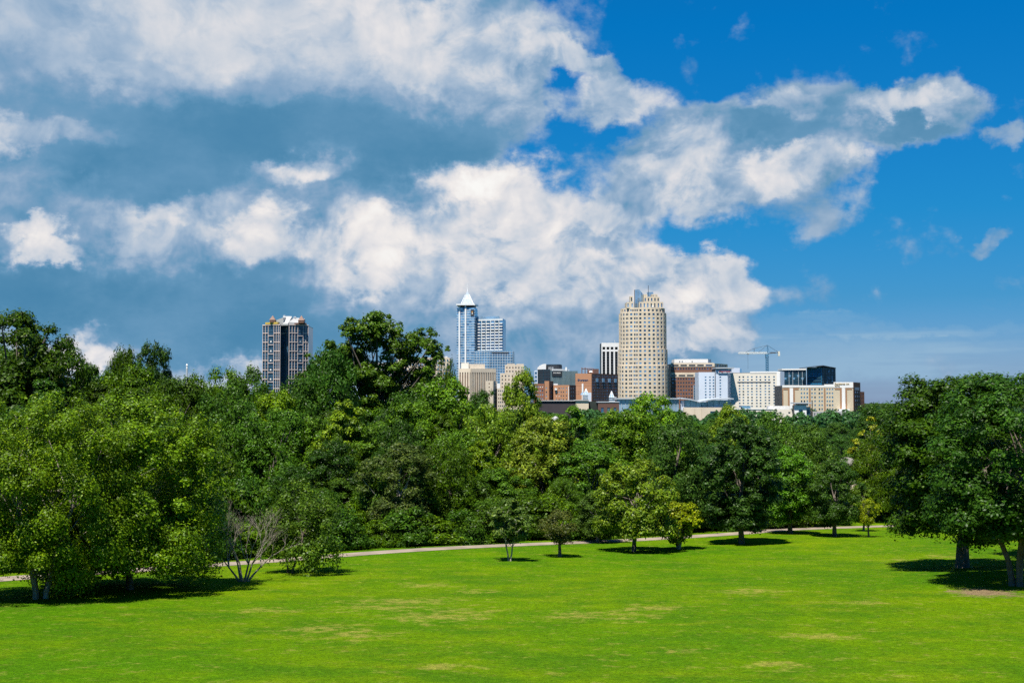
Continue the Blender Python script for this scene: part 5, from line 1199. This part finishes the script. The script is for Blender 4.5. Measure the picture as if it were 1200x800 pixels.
cottage(653, 491, 489.2, 3, 150, 'scrap of a white gable glimpsed right of the slender yellow-green tree', WHITE, GREYC)
Y = 140; B = Bld('shed', 'low building with a pale flat roof showing between trees left of the big maples', 'shed', 998, Y); a, b_ = kx(986)*Y, kx(1012)*Y
B.m('wall', TAN).box(a, b_, Y, Y+6, gz(a, Y)-.3, zr(545, Y)); B.m('roof', mat_simple('pale_roof', (.2, .18, .15), .8, .08, .4)).hexa([(a-.4,Y-.6,zr(545,Y)), (b_+.4,Y-.6,zr(545,Y)), (b_+.4,Y+7,zr(545,Y)+.1), (a-.4,Y+7,zr(545,Y)+.1), (a-.4,Y-.6,zr(545,Y)+.25), (b_+.4,Y-.6,zr(545,Y)+.25), (b_,Y+7,zr(541,Y)+.2), (a,Y+7,zr(541,Y)+.2)]); B.done()

# ------------------------------------------------------------------ sky with clouds, sun, camera
SUN_EL, SUN_AZ = R(66), math.atan2(-.90, -.44)     # compass-free: azimuth of the direction TO the sun in the xy plane
sd = Vector((math.cos(SUN_EL)*math.cos(SUN_AZ), math.cos(SUN_EL)*math.sin(SUN_AZ), math.sin(SUN_EL)))
w = bpy.data.worlds.new('World'); sc.world = w; w.use_nodes = True
nt = w.node_tree; nt.nodes.clear(); L = nt.links.new
def nn_(t, **kw): return N(nt, t, **kw)
def M(op, a, b=None, c=None, clamp=False):
    x = nn_('ShaderNodeMath', operation=op); x.use_clamp = clamp
    for i, v in enumerate((a, b, c)):
        if v is None: continue
        if isinstance(v, (int, float)): x.inputs[i].default_value = v
        else: L(v, x.inputs[i])
    return x.outputs[0]
def VM(op, a, b=None, s=None):
    x = nn_('ShaderNodeVectorMath', operation=op)
    for i, v in enumerate((a, b)):
        if v is None: continue
        if isinstance(v, (tuple, Vector)): x.inputs[i].default_value = v
        else: L(v, x.inputs[i])
    if s is not None:
        if isinstance(s, (int, float)): x.inputs['Scale'].default_value = s
        else: L(s, x.inputs['Scale'])
    return x.outputs['Value' if op in ('LENGTH', 'DOT_PRODUCT') else 'Vector']
def MR(v, a, b_, lo=0., hi=1., smooth=True):
    x = nn_('ShaderNodeMapRange', interpolation_type='SMOOTHSTEP' if smooth else 'LINEAR', inp={'From Min': a, 'From Max': b_, 'To Min': lo, 'To Max': hi}); L(v, x.inputs['Value']); return x.outputs[0]
sky = nn_('ShaderNodeTexSky', sky_type='NISHITA'); sky.sun_disc = False
sky.sun_elevation = SUN_EL; sky.sun_rotation = math.atan2(sd.x, sd.y); sky.altitude = 100; sky.air_density = 1.0; sky.dust_density = .4; sky.ozone_density = 3.0
BG = .073
tc = nn_('ShaderNodeTexCoord'); sp = nn_('ShaderNodeSeparateXYZ'); L(tc.outputs['Generated'], sp.inputs[0])
az = M('ARCTAN2', sp.outputs[0], sp.outputs[1]); el = M('ARCSINE', sp.outputs[2])
cb = nn_('ShaderNodeCombineXYZ'); L(az, cb.inputs[0]); L(el, cb.inputs[1]); D = cb.outputs[0]      # (azimuth, elevation) in radians
def noise(scale, det, rough=.55, vec=None, off=(0,0), out='Fac', st=1.25):
    v = VM('MULTIPLY_ADD', vec or D, (1, st, 1)); v.node.inputs[2].default_value = (off[0], off[1], 0)
    n = nn_('ShaderNodeTexNoise', noise_dimensions='2D', inp={'Scale': scale, 'Detail': det, 'Roughness': rough}); L(v, n.inputs['Vector']); return n.outputs[out]
def shifted(vec, k, base=None):      # vec + k * (noise colour - .5)
    x = VM('MULTIPLY_ADD', VM('SUBTRACT', vec, (.5,.5,.5)), (k, k, 0)); L(base or D, x.node.inputs[2]); return x
n1 = noise(6, 2, .5, out='Color'); n2 = noise(26, 5, .6, out='Color', off=(3,1))
PW = shifted(n2, .034, shifted(n1, .036)); PB = shifted(n2, .050, shifted(n1, .055))
rotc = {}
def rotated(vec, ang_):
    k = (vec.node.name, ang_)
    if k not in rotc:
        if ang_ == 0: rotc[k] = vec
        else:
            c, s_ = math.cos(R(ang_)), math.sin(R(ang_)); o = nn_('ShaderNodeCombineXYZ')
            L(VM('DOT_PRODUCT', vec, (c, s_, 0)), o.inputs[0]); L(VM('DOT_PRODUCT', vec, (-s_, c, 0)), o.inputs[1]); rotc[k] = o.outputs[0]
    return rotc[k]
def blob(vec, px, py, rx, ry, rot=0, amp=1.):
    """soft ellipse; centre in photo pixels, radii in 1/1500 rad, rot in degrees"""
    r = ray(px, py).normalized(); x, y = math.atan2(r.x, r.y), math.asin(r.z); c, s_ = math.cos(R(rot)), math.sin(R(rot))
    x, y = x*c + y*s_, -x*s_ + y*c; sx, sy = 1500/rx, 1500/ry
    q = VM('MULTIPLY_ADD', rotated(vec, rot), (sx, sy, 0)); q.node.inputs[2].default_value = (-x*sx, -y*sy, 0)
    return MR(VM('DOT_PRODUCT', q, q), 0, 1, amp, 0)
def total(vec, rows):
    acc = None
    for r_ in rows:
        o = blob(vec, *r_); acc = o if acc is None else M('ADD', acc, o)
    return acc
MASK = [(120,30,620,210,0,1.5),(440,60,230,150,0,1.3),(200,210,460,150,0,1.4),(60,350,420,150,0,1.3),(330,330,330,170,0,1.3),(500,175,110,80,0,.6),
 (560,275,190,110,-10,1.3),(690,330,165,95,-10,1.2),(822,328,95,56,-10,1.25),(640,400,300,110,0,1.1),(818,388,80,24,0,1.0),(570,90,90,110,0,1.3),
 (800,165,95,62,10,.95),(900,165,150,78,10,1.05),(980,160,120,70,10,.9),(1085,132,92,52,0,1.25),(800,225,130,60,10,.85),(940,235,95,60,20,.72),(745,200,60,70,0,.4),
 (712,112,95,36,10,.85),(655,66,46,28,-10,.72),(694,76,30,20,0,.6),(1192,165,30,26,20,.8),(1163,291,34,15,20,.62),(705,215,100,60,0,.45)]
mk = total(PW, MASK)
nz = noise(16, 8, .60)
DW = shifted(noise(10, 3, .5, out='Color', off=(4,4)), .05)
def puffs(vec):
    v = VM('MULTIPLY', vec, (1, 1.15, 1)); t = nn_('ShaderNodeTexVoronoi', voronoi_dimensions='2D', feature='F1', normalize=True, inp={'Scale': 17, 'Detail': 3.0, 'Roughness': .5, 'Lacunarity': 2.3}); L(v, t.inputs['Vector'])
    return M('MULTIPLY_ADD', t.outputs['Distance'], -1.6, 1)
puff = puffs(DW); puff2 = puffs(VM('ADD', DW, (-.006, .010, 0)))
gen = M('MULTIPLY', MR(noise(2.6, 3, .5, off=(1,5), st=2.5), .52, .72, 0, .9), MR(M('ABSOLUTE', az), .45, .65, 0, 1))      # scattered clouds round the rest of the sky
dens = M('ADD', M('ADD', mk, gen), M('ADD', M('MULTIPLY', M('SUBTRACT', nz, .5), 1.8), M('MULTIPLY', M('SUBTRACT', puff, .5), .7)))
mask = MR(dens, .15, .85)
BR = [(60,40,330,110,0,.22),(350,15,260,80,0,.40),(540,40,170,80,0,.26),(500,110,190,50,0,.22),(170,60,140,60,0,.10),
 (190,148,460,60,0,-.19),(50,160,160,40,0,.16),(110,262,160,30,0,.04),(340,180,300,70,0,-.25),(500,165,130,50,0,-.12),(60,165,130,30,0,.36),(50,235,200,50,0,.04),(200,228,240,40,-10,-.16),
 (35,290,60,24,0,.50),(60,335,230,46,0,-.24),(170,368,320,56,0,-.28),(330,392,160,36,0,-.14),
 (230,285,150,70,0,.10),(305,290,80,44,0,.34),(200,285,90,50,0,.10),(350,205,70,28,30,.46),(260,243,120,24,20,.20),
 (450,290,60,66,0,.34),(400,270,120,80,0,.20),(540,215,70,40,0,.52),(600,235,70,54,0,.26),(620,315,280,150,0,.31),(560,330,200,70,0,.08),(760,320,90,60,0,.18),(850,325,80,54,0,.32),
 (620,400,280,60,0,-.20),(90,402,76,24,0,.55),(40,412,80,20,0,.2),(820,388,80,24,0,.34),(700,420,300,40,0,.10),(440,130,150,30,0,-.10),(700,275,50,14,-10,-.16),(760,295,60,14,-10,-.12),(520,360,140,24,0,-.12),
 (715,108,90,34,0,.30),(655,66,50,30,0,.25),(905,140,80,26,10,-.14),(890,170,70,22,10,-.16),(800,180,100,60,10,.26),(950,195,120,36,20,.36),(840,235,120,40,0,.22),(1080,120,84,30,0,.36),(1100,158,70,18,0,-.26),(1020,165,60,22,0,-.12),
 (240,436,220,24,0,.20),(390,440,200,30,0,.12),(930,120,70,20,0,.25)]
br = total(PB, BR)
e1 = M('SUBTRACT', nz, noise(16, 8, .60, vec=VM('ADD', D, (-.006, .010, 0))))
qn = noise(19, 6, .58, vec=DW, off=(9,3))
calm = M('SUBTRACT', MR(br, -.30, .30, .30, .95), blob(D, 170, 60, 520, 150, 0, .5))
rel = M('ADD', M('MULTIPLY', e1, .60), M('MULTIPLY', M('SUBTRACT', puff, puff2), .75))
cri = M('MULTIPLY', M('MULTIPLY', calm, MR(M('MULTIPLY_ADD', br, .22, qn), .46, .62)), MR(br, -.10, .35, .03, .27))
STRAT = [(880,384,170,16,0,.9),(1110,387,200,9,0,.9),(1020,418,340,34,0,.8),(1150,445,300,40,0,.5),(980,375,60,8,0,.6)]
b0 = M('ADD', M('ADD', M('MULTIPLY_ADD', br, .88, .40), M('MULTIPLY', rel, calm)), M('SUBTRACT', cri, .08))
b0 = M('ADD', b0, M('MULTIPLY', M('SUBTRACT', noise(5, 4, .55, off=(2,9), st=2.0), .5), .24))
b0 = M('ADD', b0, MR(dens, .5, 1.1, .08, 0))
b0 = M('MAXIMUM', b0, M('ADD', M('MULTIPLY_ADD', b0, .30, .15), M('MULTIPLY', M('SUBTRACT', noise(9, 5, .6, off=(6,2), st=1.8), .5), .34)))
cr = nn_('ShaderNodeValToRGB'); L(M('DIVIDE', M('ADD', b0, .1), 1.55), cr.inputs[0])
def lin(c): return tuple(((v/255+.055)/1.055)**2.4 if v/255 > .04045 else v/255/12.92 for v in c)
stops = [(-.1, (60,124,166)), (.12, (80,137,175)), (.25, (102,151,187)), (.42, (134,166,197)), (.62, (168,188,210)), (.82, (200,208,219)), (1.0, (222,222,226)), (1.2, (240,236,234)), (1.45, (250,249,246))]
els = cr.color_ramp.elements
while len(els) < len(stops): els.new(.5)
EXPO = .85
for e, (p_, c_) in zip(els, stops): e.position = (p_+.1)/1.55; e.color = (*[v/2**EXPO for v in lin(c_)], 1)
cs_ = nn_('ShaderNodeValToRGB'); L(MR(el, 0, .5, 0, 1, False), cs_.inputs[0]); se = cs_.color_ramp.elements
tint = [(0, (.31,.43,.82)), (.065, (.25,.42,.76)), (.157, (.11,.40,.69)), (.286, (.045,.445,.74)), (.576, (.006,.495,.88)), (1, (.03,.5,.88))]
while len(se) < len(tint): se.new(.5)
for e, (p_, c_) in zip(se, tint): e.position = p_; e.color = (*c_, 1)
skyc = VM('MULTIPLY', VM('SCALE', sky.outputs[0], s=BG), cs_.outputs[0])
stt = M('MULTIPLY', total(shifted(n2, .03), STRAT), MR(noise(3, 5, .6, st=14, off=(5,0)), .38, .62, .25, 1), None, True)
ms_ = nn_('ShaderNodeMix', data_type='RGBA'); L(M('MULTIPLY', stt, .75), ms_.inputs['Factor']); L(skyc, ms_.inputs['A']); ms_.inputs['B'].default_value = (*[v/2**EXPO for v in lin((150,185,212))], 1)
mx = nn_('ShaderNodeMix', data_type='RGBA'); L(mask, mx.inputs['Factor']); L(ms_.outputs['Result'], mx.inputs['A']); L(cr.outputs[0], mx.inputs['B'])
up = MR(el, -.02, .0, 0, 1)
bgn = nn_('ShaderNodeBackground'); L(mx.outputs['Result'], bgn.inputs['Color']); bgn.inputs['Strength'].default_value = 1.0
ou = nn_('ShaderNodeOutputWorld'); L(bgn.outputs[0], ou.inputs['Surface'])
w.cycles.sampling_method = 'MANUAL'; w.cycles.sample_map_resolution = 512

sun = bpy.data.lights.new('sun', 'SUN'); sun.energy = 5.0; sun.angle = R(.53); sun.color = (1, .95, .86)
so = bpy.data.objects.new('sun', sun); COL.objects.link(so); so.rotation_euler = sd.to_track_quat('Z', 'Y').to_euler()
cam = bpy.data.cameras.new('camera'); co = bpy.data.objects.new('camera', cam); COL.objects.link(co)
cam.sensor_width = 36; cam.lens = 45; cam.clip_end = 20000; cam.clip_start = .1
co.location = (0, 0, 0); co.rotation_euler = (R(90) + TH, 0, 0); sc.camera = co
sc.view_settings.view_transform = 'Standard'; sc.view_settings.look = 'None'; sc.view_settings.exposure = EXPO; sc.view_settings.gamma = 1
sc.view_settings.use_curve_mapping = False
sc.render.engine = 'CYCLES'
cy = sc.cycles
cy.use_denoising = False; cy.denoiser = 'OPENIMAGEDENOISE'; cy.denoising_input_passes = 'RGB_ALBEDO_NORMAL'
cy.max_bounces = 4; cy.diffuse_bounces = 1; cy.glossy_bounces = 2; cy.transmission_bounces = 3; cy.transparent_max_bounces = 4
cy.caustics_reflective = False; cy.caustics_refractive = False
cy.use_adaptive_sampling = True; cy.adaptive_threshold = .02
sc.render.use_persistent_data = False
